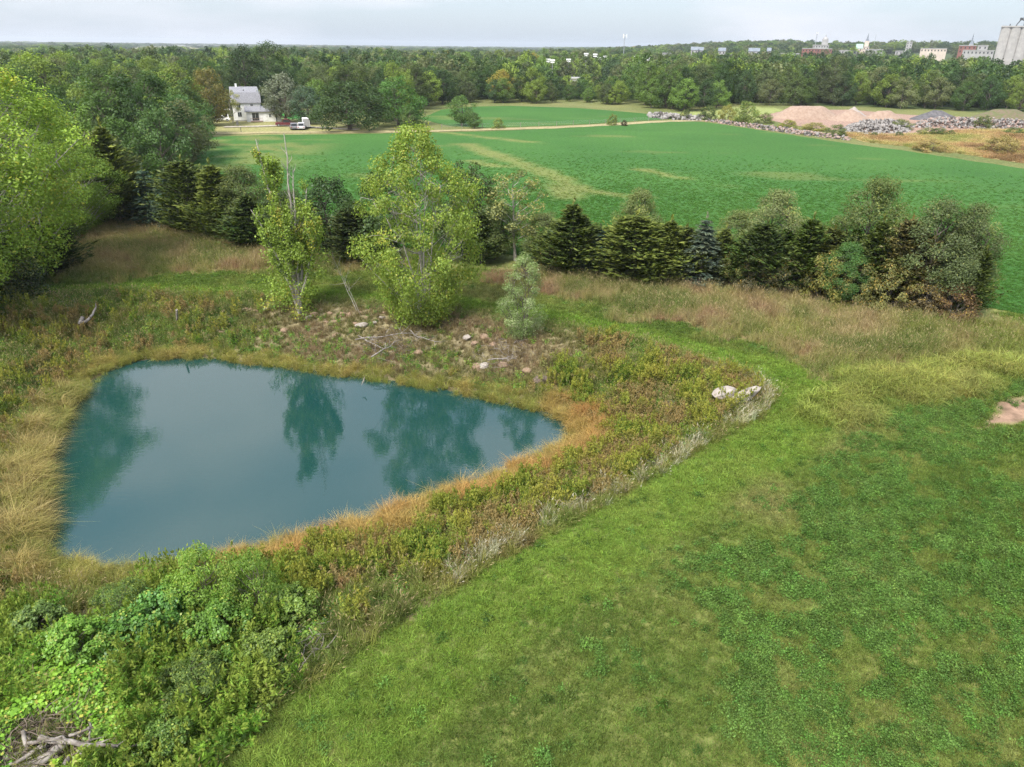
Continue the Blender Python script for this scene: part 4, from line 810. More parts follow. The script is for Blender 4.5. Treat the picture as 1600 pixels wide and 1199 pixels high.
gap = fbm(FP[:, 0], FP[:, 1], 190, 3, 90); ok &= ~((rr > 900) & (gap > .56) & (az < 2)) & ~((rr > 1700) & (gap > .36) & (az < 3)) & ~((rr > 700) & (gap > .57) & (az >= 2)); ok &= in_view(FP[:, :2], 220)
town = (az > 9) & (az < 33) & (rr > 850) & (rr < 1300) & (fbm(FP[:, 0], FP[:, 1], 60, 2, 91) > .45); ok &= ~town
FP, az, rr, lim = FP[ok], az[ok], rr[ok], lim[ok]; sp_ = FP[:, 2]; n = len(FP)
hh = (9.5 + 4.6 * fbm(FP[:, 0], FP[:, 1], 55, 2, 92) + r.normal(0, 1.5, n)); hh = np.where(rr > 500, hh + r.normal(0, 1.8, n) + 3 * (fbm(FP[:, 0], FP[:, 1], 160, 2, 95) - .5), hh); hh *= np.where(rr - lim < 9, .82, 1) * np.where((az < -14) & (rr < 230), .98, 1); tallm = (r.rand(n) < .035) & (rr > 180); hh[tallm] *= 1.25
hh = np.where((az < 2) & (rr > 650), hh * .76, hh); hh = np.where((az > 2.2) & (az < 8.4) & (rr < 450), hh * .55, hh); hh = np.clip(hh, 4.5, 17.5); ww = np.maximum(sp_ * r.uniform(.95, 1.4, n), hh * .5); ww = np.where(rr < 420, np.minimum(ww, hh * .95), ww)
PALF = [C(66, 94, 42), C(88, 118, 50), C(114, 144, 58), C(104, 118, 70), C(78, 106, 56), C(138, 160, 60), C(126, 134, 84), C(96, 114, 56)]
pi = r.randint(0, 8, n); tint = np.array(PALF)[pi] * r.normal(1, .16, (n, 1)).clip(.65, 1.4)
yel = r.rand(n) < .006; tint[yel] = C(172, 158, 58)
order = np.argsort(rr); kinds = ['mid0', 'mid1', 'mid2', 'tall0', 'tall1']
kid = np.where(hh > 13.5, 3 + r.randint(0, 2, n), r.randint(0, 3, n))
words = ['dark green', 'mid green', 'fresh green', 'grey-green', 'deep green', 'yellow-green', 'dull grey-green', 'olive green']
left_ids = [k for k in order if az[k] < -17 and -40 < az[k]][:170]; line_ids = [k for k in order if az[k] >= -17 and az[k] < 38 and rr[k] - lim[k] < 24][:130]
single = np.zeros(n, bool)
def size_word(h): return 'low ' if h < 10 else 'tall ' if h > 12.4 else ''
def place_left(k):
    d = rr[k] - lim[k]; dep = 'at the front of' if d < 14 else 'in the middle of' if d < 60 else 'deep in'
    sec = 'near the left picture edge' if az[k] < -29.5 else 'above the blue spruces' if az[k] < -23 else 'close to the field'
    return dep + ' the left wood ' + sec
def place_line(k):
    for a, w in ((-11, 'behind the farmyard'), (-6, 'near the farmyard end'), (-1, 'behind the track-bend clump'), (4, 'left of the ball field'), (9, 'below the radio mast'), (15, 'behind the debris bank'), (21, 'behind the largest gravel mound'), (27, 'behind the rubble'), (90, 'below the grain elevator')):
        if az[k] < a: return ('at the front of' if rr[k] - lim[k] < 12 else 'just inside') + ' the far wood ' + w
for ids, grp, where in ((left_ids, 'trees of the wood left of the field', place_left), (line_ids, 'trees of the far woodland edge', place_line)):
    for k in ids:
        single[k] = True; place_tree(kinds[kid[k]], 'woodland_tree', FP[k, :2], hh[k], ww[k], tint[k], np.minimum(tint[k] * 1.4, .6), size_word(hh[k]) + ('yellowing' if yel[k] else words[pi[k]]) + ' tree ' + where(k), 'tree', grp)
for k in range(3): T['far%d' % k] = broadleaf('far%d' % k, 210 + k, 11, 9.5, ('round', 'dome', 'oval')[k], .08, 30, 1500, .85, 1.7, .25, accent=.02, twig=False)
m = ~single; q = FP[m]; hz = hh[m]; wz = ww[m]; protos = [T[k][1] for k in kinds] + [T['far%d' % k][1] for k in range(3)]
pidx = np.where(rr[m] < 330, kid[m], 5 + r.randint(0, 3, m.sum())); H0 = np.array([T[k][2] for k in kinds] + [11] * 3)[pidx]; W0 = np.array([T[k][3] for k in kinds] + [9.5] * 3)[pidx]
scatter('far_woodland', 'unbroken green woodland reaching away to the horizon', 'woodland', protos, q[:, :2], tint[m], np.minimum(tint[m] * 1.4, .6), np.column_stack([wz / W0, wz / W0, hz / H0]), .03, 12, pidx)

# ------------------------------------------------------------------ near-corner shrubs
sh = 'shrubs in the near corner by the pond'
T['willowy'] = broadleaf('willowy', 220, 2.6, 3.2, 'dome', .02, 90, 15000, .1, .32, .04, stems=4, accent=.1, up=.7, aspect=.34, twig=False)
T['leafbush'] = broadleaf('leafbush', 221, 1.8, 3.2, 'dome', .02, 110, 15000, .105, .3, .04, stems=4, accent=.06, up=.9, aspect=.85, mat=M_VINE, twig=False)
for k, u, vb, vt, w, c, lab in [('willowy', 330, 968, 832, 170, (130, 168, 50), 'feathery bright green shrub at the near water edge'), ('willowy', 405, 975, 850, 130, (120, 156, 50), 'feathery shrub right of the bright one at the water edge'),
      ('leafbush', 262, 990, 890, 150, (108, 162, 68), 'broad-leaved pale green bush in the near corner'), ('leafbush', 350, 1020, 920, 150, (110, 152, 48), 'leafy bush below the feathery shrubs'), ('leafbush', 225, 1030, 950, 140, (92, 138, 44), 'dark leafy bush left of centre in the vines'),
      ('willowy', 195, 960, 880, 110, (104, 132, 58), 'small feathery shrub near the left water corner'), ('leafbush', 455, 975, 905, 100, (132, 162, 58), 'yellow-green vine-hung bush near the mown edge'), ('leafbush', 415, 1040, 980, 100, (124, 150, 56), 'tangled bush with dry stems by the lawn'),
      ('leafbush', 130, 1060, 985, 120, (126, 172, 48), 'low vine-covered bush above the log pile'), ('willowy', 310, 1095, 1035, 130, (108, 134, 60), 'dark feathery bush beside the lawn edge'), ('leafbush', 60, 985, 915, 110, (112, 140, 62), 'green bush at the left edge below the sedge'), ('leafbush', 270, 1185, 1120, 120, (112, 146, 54), 'green bush right of the log pile')]:
    px_tree(k, 'shrub', u, vb, vt + (vb - vt) * (.28 if k == 'leafbush' else .12), w * random.uniform(.8, 1.05), c, lab, 'shrub', sh, (168, 184, 70))

# ------------------------------------------------------------------ farmhouse and yard
def mat(name, col, rough=.7, col2=None, scale=2., bump=.1, metal=0., spec=.3, **k): return plain_mat(name, col, col2, scale, rough, bump, metal, spec, **k)
M_SIDING = mat('white_siding', (.78, .78, .77), .6, (.68, .68, .66), 1.5, .05); M_SHINGLE = mat('grey_shingle', (.26, .26, .28), .9, (.17, .17, .19), 4, .4); M_GLASS = mat('dark_glass', (.03, .035, .04), .1, (.02, .025, .03), 1, 0, spec=.6)
M_TRIM = mat('white_trim', (.8, .8, .8), .5, (.74, .74, .73), 2, 0); M_WOOD = mat('deck_wood', (.36, .27, .22), .85, (.25, .18, .15), 5, .3); M_DARKM = mat('dark_metal', (.08, .085, .09), .5, (.05, .05, .055), 4, .1)
M_STEEL = mat('galvanised_steel', (.5, .52, .53), .45, (.4, .41, .42), 4, .05, .6); M_TYRE = mat('tyre', (.02, .02, .02), .9, (.035, .034, .033), 9, .2); M_CONC = mat('concrete', (.4, .385, .37), .9, (.32, .31, .3), .5, .3)
M_BRICK = mat('red_brick', (.24, .11, .09), .9, (.19, .09, .075), 2, .2); M_PALEW = mat('pale_wall', (.36, .355, .35), .8, (.28, .275, .27), .2, .05); M_TANW = mat('tan_wall', (.55, .47, .4), .85, (.47, .4, .34), .2, .05); M_SLATE = mat('slate_roof', (.2, .23, .26), .8, (.15, .17, .2), .5, .2); M_COPPER = mat('green_roof', (.3, .42, .36), .7, (.25, .36, .31), .5, .1)
def house():
    loc = G(389, 189.5); rz = -math.atan2(loc[0], loc[1]) * .92; h = empty('farmhouse', (loc[0], loc[1], 0), rz)
    tag(h, 'white two-storey farmhouse with steep grey gambrel roof beside the field', 'house')
    w = MB(); w.box(-3.9, 3.6, 0, 7.2, 0, 4.9); w.prism([(.15, 4.9), (1.1, 7.2), (3.6, 8.4), (6.1, 7.2), (7.05, 4.9)], -3.8, 3.5); wall = w.build('wall', M_SIDING, h)
    rf = MB()
    prof = [(-.35, 4.75), (.95, 7.35), (3.6, 8.75), (6.25, 7.35), (7.55, 4.75)]
    for (a, b), (c, d_) in zip(prof[:-1], prof[1:]): rf.prism([(a, b), (c, d_), (c, d_ + .16), (a, b + .16)], -4.2, 3.9 if a not in (.95, 3.6) else 3.3)
    roof = rf.build('roof', M_SHINGLE, h)
    MB().box(-2.6, -2.1, 3.4, 3.9, 8.5, 9.7).build('chimney', M_TRIM, roof); MB().box(-.6, -.3, 1.7, 2.0, 7.6, 8.1).tube([(-.45, 1.85, 8.1), (-.45, 1.85, 8.3)], [.2, .05]).build('roof_vent', M_DARKM, roof)
    wi = empty('wing', (0, 0, 0)); wi.parent = h; S_ = MB()
    ww = MB().box(-.4, 7.4, -2.6, -.004, 0, 2.75); ww.box(3.604, 7.4, 0, 4, 0, 2.75); bpy.data.objects.remove(wi); ww.build('wing_wall', M_SIDING, h)
    MB().prism([(-3.0, 2.6), (-3.0, 2.78), (-.05, 4.0), (-.05, 3.82)], -.8, 3.58).prism([(-3.0, 2.6), (-3.0, 2.78), (.8, 4.1), (4.4, 2.78), (4.4, 2.6), (.8, 3.9)], 3.602, 7.8).build('wing_roof', M_SHINGLE, h)
    def window(x0, x1, z0, z1, y, nm='window', g=M_GLASS):
        f = MB().box(x0 - .1, x1 + .1, y - .06, y - .003, z0 - .1, z1 + .1).build(nm, M_TRIM, h)
        xm = (x0 + x1) / 2; MB().box(x0, xm - .03, y - .075, y - .063, z0, z1).build('pane', g, f); MB().box(xm + .03, x1, y - .075, y - .063, z0, z1).build('pane', g, f)
    window(.95, 1.6, 3.75, 4.5, 0); window(-2.6, -1.8, 3.5, 4.5, 0); window(-2.7, -1.7, 1.2, 2.4, 0); window(1.1, 2.9, .35, 2.35, -2.6, 'patio_door'); window(5.6, 6.2, 1.2, 2.0, -2.6)
    d = MB().box(4.2, 5.1, -2.66, -2.603, .3, 2.35).build('door', M_TRIM, h); MB().box(4.95, 5.02, -2.72, -2.662, 1.25, 1.4).build('handle', M_DARKM, d)
    MB().box(.6, 3.8, -4.4, -2.62, .15, .3).build('deck', M_WOOD, h)
    rl = MB()
    for x in np.arange(.65, 3.85, .45): rl.box(x, x + .06, -4.4, -4.34, .3, 1.05)
    rl.box(.6, 3.8, -4.42, -4.32, 1.05, 1.12).build('railing', M_WOOD, h)
    MB().box(-3.96, 3.66, -.06, 7.26, 0, .35).build('foundation', M_CONC, h)
house()
l = G(434.5, 190); s_ = empty('shed', (l[0], l[1], 0), .33); tag(s_, 'small white shed with dark roof right of the farmhouse', 'shed')
MB().box(-1, 1, 0, 2.2, 0, 1.9).build('wall', M_SIDING, s_); MB().prism([(-1.3, 1.8), (-1.3, 1.92), (0, 2.75), (1.3, 1.92), (1.3, 1.8), (0, 2.6)], -.25, 2.45, 'y').build('roof', M_SLATE, s_); MB().box(-.75, -.15, -.05, -.003, 0, 1.7).build('door', M_DARKM, s_)
def paint(name, c): return mat(name, c, .3, tuple(q * .93 for q in c), 1, 0, spec=.5)
def car(u, v, rz, label, col, L=4.6, Wd=1.85, Hh=1.5, suv=False, pickup=False):
    loc = G(u, v); c = empty('parked_car', (loc[0], loc[1], .06), rz); tag(c, label, 'car', 'vehicles parked at the farmhouse'); m = paint('car_paint', col); x0, x1 = -L / 2, L / 2
    b = [(x0, .35), (x0 + .02, .8), (x0 + .12, .92), (x1 - 1.25, .95), (x1 - .25, .78), (x1, .62), (x1 - .02, .32)]
    body = MB().prism(b, -Wd / 2, Wd / 2, 'y')
    top = [(x0 + .25, .93), (x0 + (.35 if suv else .8), Hh - .04), (x0 + (.5 if suv else 1.15), Hh), (x1 - 2.2, Hh), (x1 - 1.9, Hh - .05), (x1 - 1.15, .94)]
    if pickup: top = [(x0 + 1.9, .93), (x0 + 2.05, Hh), (x1 - 1.95, Hh), (x1 - 1.2, .94)]
    body.prism(top, -Wd / 2 + .1, Wd / 2 - .1, 'y'); bo = body.build('body', m, c)
    md = bo.modifiers.new('bevel', 'BEVEL'); md.width = .06; md.segments = 2
    for s in (-1, 1):
        g = [(a * .9 + .03, .97 + (z - .93) * .82) for a, z in top]; y = s * (Wd / 2 - .085); MB().prism(g, min(y - .006, y + .006), max(y - .006, y + .006), 'y').build('side_window', M_GLASS, c)
        for x in (x0 + .85, x1 - .85):
            th = np.linspace(0, 2 * math.pi, 15)[:-1]; w = MB().prism([(x + .33 * math.cos(a), .33 + .33 * math.sin(a)) for a in th], min(s * (Wd / 2 - .2), s * (Wd / 2 + .02)), max(s * (Wd / 2 - .2), s * (Wd / 2 + .02)), 'y').build('wheel', M_TYRE, c)
            MB().prism([(x + .19 * math.cos(a), .33 + .19 * math.sin(a)) for a in th], min(s * (Wd / 2 + .021), s * (Wd / 2 + .03)), max(s * (Wd / 2 + .021), s * (Wd / 2 + .03)), 'y').build('rim', M_STEEL, w)
        MB().box(x1 - .06, x1 + .012, s * .62 - .16, s * .62 + .16, .56, .7).build('headlight', M_TRIM, c); MB().box(x0 - .012, x0 + .06, s * .68 - .12, s * .68 + .12, .62, .82).build('tail_light', M_RED, c)
    a, z = top[-1]; a2, z2 = top[-2]; MB().add([(a - .02, -Wd / 2 + .2, z + .08), (a - .02, Wd / 2 - .2, z + .08), (a2 + .06, Wd / 2 - .24, z2 - .02), (a2 + .06, -Wd / 2 + .24, z2 - .02), (a + .02, -Wd / 2 + .2, z + .1), (a + .02, Wd / 2 - .2, z + .1), (a2 + .1, Wd / 2 - .24, z2), (a2 + .1, -Wd / 2 + .24, z2)], [(0, 1, 2, 3), (4, 5, 6, 7), (0, 1, 5, 4), (1, 2, 6, 5), (2, 3, 7, 6), (3, 0, 4, 7)]).build('windscreen', M_GLASS, c)
    a, z = top[0]; a2, z2 = top[1]; MB().add([(a - .01, -Wd / 2 + .25, z + .1), (a - .01, Wd / 2 - .25, z + .1), (a2 - .05, Wd / 2 - .28, z2 - .06), (a2 - .05, -Wd / 2 + .28, z2 - .06), (a + .1, -Wd / 2 + .25, z + .1), (a + .1, Wd / 2 - .25, z + .1), (a2 + .1, Wd / 2 - .28, z2 - .06), (a2 + .1, -Wd / 2 + .28, z2 - .06)], [(0, 1, 2, 3), (4, 5, 6, 7), (0, 1, 5, 4), (1, 2, 6, 5), (2, 3, 7, 6), (3, 0, 4, 7)]).build('rear_window', M_GLASS, c)
M_RED = mat('red_lens', (.4, .03, .03), .3)
car(347, 190, .3, 'white car parked under the trees left of the farmhouse', (.8, .8, .8)); car(447, 197.5, .25, 'dark red pickup in front of the shed', (.13, .025, .03), 5.3, 1.95, 1.8, pickup=True)
car(459.5, 202.5, 1.9, 'silver car parked next to the red pickup', (.2, .2, .215), suv=True, Hh=1.6); car(471.5, 202.5, 1.8, 'white sport utility beside the silver car', (.55, .55, .57), suv=True, Hh=1.7)
l = G(479.5, 201.5); t_ = empty('cargo_trailer', (l[0], l[1], 0), .3); tag(t_, 'boxy white trailer at the end of the parked cars', 'trailer'); MB().box(-.9, .9, 0, 3.4, .5, 2.5).build('box', M_TRIM, t_); MB().box(-.08, .08, -1.1, 0, .5, .62).build('tow_bar', M_DARKM, t_)
for s in (-1, 1): MB().prism([(1.7 + .33 * math.cos(a), .33 + .33 * math.sin(a)) for a in np.linspace(0, 6.283, 13)[:-1]], s * .93 - .1, s * .93 + .1, 'x').build('wheel', M_TYRE, t_)
MB().box(-.8, .8, -.03, -.003, .6, 2.4).build('door', M_PALEW, t_)
l = G(357.5, 189.5); t_ = empty('porch_post', (l[0], l[1], 0)); tag(t_, 'white yard post with small roof beside the white car', 'post'); MB().box(-.1, .1, -.1, .1, 0, 3.0).build('post', M_TRIM, t_); MB().prism([(-.9, 3.0), (.9, 3.0), (0, 3.5)], -.7, .7, 'y').build('cap', M_TRIM, t_)
l = G(371, 195); t_ = empty('yard_stump', (l[0], l[1], 0)); tag(t_, 'pale tree stump on the lawn before the farmhouse', 'stump'); MB().tube([(0, 0, -.1), (0, 0, .2), (.05, 0, 1.0)], [.42, .34, .28], 9).build('trunk', M_PALEBARK, t_)
for k, (u, v, lab) in enumerate([(377, 207.5, 'dark steel post on the lawn edge below the farmhouse'), (324, 197, 'dark barrel under the trees left of the white car')]):
    l = G(u, v); t_ = empty('steel_post' if k == 0 else 'barrel', (l[0], l[1], 0)); tag(t_, lab, 'post' if k == 0 else 'barrel')
    if k == 0: MB().box(-.05, .05, -.05, .05, 0, 1.3).box(-.1, .1, -.02, .02, 1.0, 1.1).build('stake', M_DARKM, t_)
    else: MB().tube([(0, 0, 0), (0, 0, .05), (0, 0, .5), (0, 0, 1.0), (0, 0, 1.05)], [.38, .4, .38, .4, .36], 12).build('drum', M_DARKM, t_)
fc = G(700, 203); fe = empty('wire_fence', (fc[0], fc[1], 0)); tag(fe, 'wire fence on thin posts between the two green fields', 'fence')
fp = polyG([(690, 201.5), (760, 200.5), (860, 197.5), (960, 193), (1040, 188.5)]); acc = [(fp[0] + (fp[-1] - fp[0]) * 0)]
tt = np.concatenate([[0], np.cumsum(np.linalg.norm(np.diff(fp, axis=0), axis=1))]); ss = np.arange(0, tt[-1], 5.5); pp = np.stack([np.interp(ss, tt, fp[:, 0]), np.interp(ss, tt, fp[:, 1])], 1) - fc
pm = MB().box(-.06, .06, -.06, .06, -.1, 1.25).mesh('post', M_DEAD)
for a in pp: o = link(bpy.data.objects.new('post', pm), fe); o.location = (a[0], a[1], 0)
for z in (.5, .85, 1.15): MB().tube(np.column_stack([pp, np.full(len(pp), z)]), np.full(len(pp), .012), 3).build('wire', M_STEEL, fe)

# ------------------------------------------------------------------ stockpile yard
def gcol(name, c, c2): return plain_mat(name, lin(c) * .42, lin(c2) * .42, 1.2, .95, .6, detail=9)
def pile(u0, u1, vb, vt, m, label, seed, flat=0., depth=.7):
    a, b = G(u0, vb), G(u1, vb); c = (a + b) / 2 + np.array([0, 1]) * np.linalg.norm(b - a) * .5 * depth; Wd = np.linalg.norm(b - a) / 2; H = height_for(c[0], c[1], vt)
    n = 44; r_ = np.linspace(0, 1, 22); th = np.linspace(0, 2 * math.pi, n + 1)[:-1]; RR, TH = np.meshgrid(r_, th, indexing='ij')
    X, Y = RR * np.cos(TH), RR * np.sin(TH); ns = fbm(X * 4 + seed * 9, Y * 4, 1, 4, seed)
    z = np.clip((1 - RR * (.88 + .24 * fbm(np.cos(TH) * 2 + seed, np.sin(TH) * 2, 1, 3, seed + 3))) / (1 - flat), 0, 1); z = z * (.9 + .2 * ns) - .01 * RR
    z[-1] = -.06; V = np.stack([X * Wd, Y * Wd * depth, z * H], -1).reshape(-1, 3); i_ = (np.arange(21)[:, None] * n + np.arange(n)[None]); j_ = np.arange(21)[:, None] * n + (np.arange(n)[None] + 1) % n
    o = link(bpy.data.objects.new('gravel_pile', mesh_np('gravel_pile', V, [np.stack([i_, i_ + n, j_ + n, j_], -1).reshape(-1, 4)], None, [m], smooth_sh=True))); o.location = (c[0], c[1], .05)
    if o.data.polygons[100].normal.z < 0: o.data.flip_normals()
    return tag(o, label, 'gravel pile', 'stockpiles in the gravel yard')
pink = gcol('pink_gravel', (226, 198, 176), (204, 174, 152)); pale = gcol('pale_gravel', (232, 222, 214), (212, 200, 190)); grey = gcol('grey_gravel', (150, 146, 148), (120, 118, 120))
pile(1212, 1322, 188, 167, pink, 'largest flat-topped mound of pink gravel', 1, .45, .5); pile(1304, 1372, 191, 171, pink, 'pointed mound of pink gravel right of the largest', 2, .05); pile(1316, 1362, 186, 168, pale, 'pale grey pointed gravel mound behind the pink ones', 3, .05)
pile(1352, 1422, 190, 174, pink, 'low long mound of pink gravel nearest the rubble', 4, .3, .5); pile(1436, 1514, 190, 173, grey, 'dark grey gravel mound by the rubble', 5, .15, .6); pile(1530, 1640, 190, 172, mat('soil', C(128, 110, 92), .95, C(104, 112, 66), 1, .5), 'weedy brown earth mound at the yard end', 6, .3, .5)
def chunks(name, label, poly, n, smin, smax, mts, hfun, seed, cat='rubble'):
    r = RS(seed); lo, hi = poly.min(0), poly.max(0); P_ = r.uniform(lo, hi, (n * 4, 2)); P_ = P_[inside(P_, poly)][:n]; n = len(P_); dd = -sdist(P_, poly)
    base = np.array([(-1, -1, -1), (1, -1, -1), (1, 1, -1), (-1, 1, -1), (-1, -1, 1), (1, -1, 1), (1, 1, 1), (-1, 1, 1)], float); fq = np.array([(0, 3, 2, 1), (4, 5, 6, 7), (0, 1, 5, 4), (1, 2, 6, 5), (2, 3, 7, 6), (3, 0, 4, 7)])
    V = base[None] * (r.uniform(smin, smax, (n, 1, 1)) * r.uniform(.35, 1, (n, 1, 3))) * r.uniform(.7, 1.2, (n, 8, 1)); a, b = r.uniform(0, 6.28, (2, n)); t = r.normal(0, .6, n)
    ca, sa, ct, st = np.cos(a), np.sin(a), np.cos(t), np.sin(t); x, y, z = V[..., 0], V[..., 1], V[..., 2]; y, z = y * ct[:, None] - z * st[:, None], y * st[:, None] + z * ct[:, None]; x, y = x * ca[:, None] - y * sa[:, None], x * sa[:, None] + y * ca[:, None]
    V = np.stack([x + P_[:, 0, None], y + P_[:, 1, None], z + (terrain(P_) + hfun(dd) * r.rand(n) ** .5)[:, None]], -1).reshape(-1, 3); Q = (fq[None] + np.arange(n)[:, None, None] * 8).reshape(-1, 4)
    o = link(bpy.data.objects.new(name, mesh_np(name, V, [Q], None, mts, np.repeat(r.randint(0, len(mts), n), 6)))); return tag(o, label, cat, kind='stuff')
R1, R2, R3, R4 = mat('rubble_pale', (.33, .305, .285), .95, (.2, .185, .17), 1, .5), mat('rubble_grey', (.27, .255, .24), .95, (.19, .18, .17), 1, .5), mat('rubble_pink', (.34, .25, .21), .95, (.25, .18, .155), 1, .5), mat('rubble_dark', (.12, .11, .1), .95, (.08, .07, .065), 1, .5)
chunks('concrete_rubble', 'heaped pale broken concrete before the gravel mounds', polyG([(1310, 205), (1330, 194), (1400, 192), (1425, 196), (1420, 208), (1350, 212)]), 1300, .15, .5, [R1, R2, R1, R4], lambda d: np.minimum(d * .35, 1.6), 1)
chunks('concrete_rubble', 'spread pale rubble right of the heaped concrete', polyG([(1420, 200), (1440, 188), (1530, 190), (1600, 194), (1680, 197), (1680, 204), (1560, 202), (1500, 202)]), 1500, .15, .5, [R1, R2, R4, R3], lambda d: np.minimum(d * .3, 1.6), 2)
chunks('brick_rubble', 'reddish broken brick bank along the top field edge', polyG([(1120, 188), (1200, 198), (1260, 206), (1330, 216), (1326, 220), (1240, 210), (1150, 197), (1100, 190)]), 800, .12, .42, [R3, R2, R4, R3], lambda d: np.minimum(d * .25, .6), 3)
chunks('dark_rubble', 'dark rubble and debris by the end of the farm track', polyG([(1010, 180), (1060, 183), (1110, 187), (1110, 190), (1050, 188), (1015, 184)]), 260, .2, .8, [R4, R2, R1], lambda d: np.minimum(d * .4, 1.0), 4)
for j, (u, vb, vt, w, c, lab) in enumerate([(1165, 193, 160, 46, (130, 152, 70), 'tall bright green thicket at the corner of the gravel yard'), (1133, 190, 166, 30, (158, 156, 74), 'yellowish thicket left of the yard corner'), (1105, 188, 166, 30, (92, 116, 60), 'dark bush on the debris bank'), (1070, 187, 172, 20, (96, 116, 64), 'small bush on the debris bank'), (1195, 193, 178, 26, (124, 140, 78), 'low bush right of the bright green thicket'), (1232, 200, 188, 30, (160, 160, 76), 'yellow weed clump before the largest gravel mound'), (1272, 204, 192, 40, (168, 164, 84), 'straw-yellow weed clump on the brick bank'),
      (1306, 213, 196, 34, (104, 124, 68), 'dark bush below the pointed gravel mound'), (1365, 214, 207, 14, (84, 112, 58), 'small round bush at the meadow edge, first of two'), (1404, 214, 206, 16, (78, 110, 56), 'small round bush at the meadow edge, second of two'), (1408, 203, 188, 34, (120, 134, 80), 'weedy bush splitting the rubble heaps'), (1466, 212, 200, 26, (88, 118, 60), 'green bush below the dark grey mound'), (1448, 211, 200, 34, (122, 136, 80), 'dull bush below the dark grey mound'), (1484, 212, 204, 14, (84, 112, 58), 'tiny bush right of the green bush'), (1535, 200, 182, 34, (104, 120, 66), 'bush on the spread rubble'), (1585, 210, 200, 34, (96, 124, 62), 'green bush at the right rubble edge'), (1560, 240, 214, 60, (168, 152, 92), 'large dry weed clump in the straw meadow'), (1450, 236, 218, 56, (184, 160, 104), 'pinkish dry weed clump in the straw meadow')]):
    px_tree('bush%d' % (j % 3), 'shrub', u, vb, vt, w, c, lab, 'shrub', 'bushes around the gravel yard', (196, 190, 90))

# ------------------------------------------------------------------ stones and dead wood
def rock_mesh(seed, flat=.6):
    import bmesh
    r = RS(seed); b = bmesh.new(); bmesh.ops.create_icosphere(b, subdivisions=2, radius=1)
    ax = norm(r.normal(0, 1, (9, 3))); off = r.uniform(.55, .95, 9)
    for v in b.verts:
        p = np.array(v.co)
        for a, o_ in zip(ax, off):
            s = p @ a
            if s > o_: p = p - a * (s - o_)
        p = p * (1 + r.normal(0, .025)); v.co = p * np.array([1.15, .85, flat])
    me = bpy.data.meshes.new('rock'); b.to_mesh(me); b.free(); return me
M_ROCK = mat('sandstone', C(196, 166, 138, .8), .95, C(160, 132, 108, .8), 3, .6); M_ROCKW = mat('pale_stone', C(220, 208, 196, .72), .95, C(186, 174, 162, .72), 2, .4); M_ROCKD = mat('dark_stone', C(140, 120, 108), .95, C(104, 92, 84), 3, .6)
rms = []
for k in range(6): m_ = rock_mesh(k); m_.materials.append((M_ROCK, M_ROCK, M_ROCKW, M_ROCK, M_ROCKD, M_ROCK)[k]); rms.append(m_)
def rock(u, v, s, k, label, group=None, zo=0., rz=None, sc=(1, 1, 1)):
    l = G(u, v, -.9)
    for _ in range(4): l = G(u, v, tz(*l) + .1)
    o = link(bpy.data.objects.new('rock', rms[k])); o.location = (l[0], l[1], tz(*l) + s * .18 + zo); o.scale = (s * sc[0], s * sc[1], s * sc[2]); o.rotation_euler = (random.uniform(-.3, .3), random.uniform(-.3, .3), random.uniform(0, 6.28) if rz is None else rz); return tag(o, label, 'rock', group)
r = RS(77)
ROCKL = [[a + ' rock ' + b for b in ('in the stone scatter left of the poplar', 'in the stones right below the poplar', 'in the stones under the leaning limb', 'in the stones left of the cottonwood foot') for a in ('leftmost tan', 'second tan', 'third tan', 'fourth tan', 'fifth tan', 'sixth tan', 'seventh tan', 'eighth tan', 'ninth tan')]]
for u in list(range(368, 420, 6)) + list(range(470, 605, 6)):
    rock(u + r.uniform(-4, 4), 492 + r.uniform(-9, 13) + (u - 480) * .03, r.uniform(.1, .33), r.choice([0, 1, 3, 5, 0, 2]), ROCKL[0].pop(0), 'stones on the far bank')
for u, v, s, k, lab in [(445, 515, .38, 0, 'lone tan rock on bare bank below the poplar'), (566, 511, .55, 2, 'pale upright rock under the leaning dead limb'), (525, 523, .32, 3, 'small tan rock above the dead brush'), (745, 572, .5, 1, 'brown flat rock close above the sedge'), (757, 570, .42, 2, 'white chunk beside the brown flat rock'), (787, 569, .42, 0, 'squarish tan rock right of the white chunk'), (823, 578, .46, 3, 'tan rock near the right end of the far bank'),
    (730, 529, .45, 2, 'white stone in the weeds right of the cottonwood'), (758, 528, .42, 0, 'tan stone among weeds left of the sapling'), (742, 537, .36, 3, 'small tan stone below the white stone'), (770, 538, .36, 1, 'small tan stone below the sapling'), (845, 592, .6, 4, 'dark boulder in the weeds at the pond corner'), (655, 548, .4, 0, 'flat tan stone by the dead brush'), (345, 513, .4, 5, 'flat tan stone left of the poplar stones'), (1048, 632, .5, 4, 'dark stone among weeds left of the white slabs')]: rock(u, v, s, k, lab)
rock(1131, 630, .9, 2, 'big tilted white slab of stone at the mown edge', None, .55, .5, (1, .7, 1.0)); rock(1164, 630, .85, 2, 'smaller white slab right of the big one', None, .45, .4, (1.3, .6, .8)); rock(1108, 630, .55, 2, 'low white stone left of the big slab', None, .05, .2, (1.4, .6, .5))
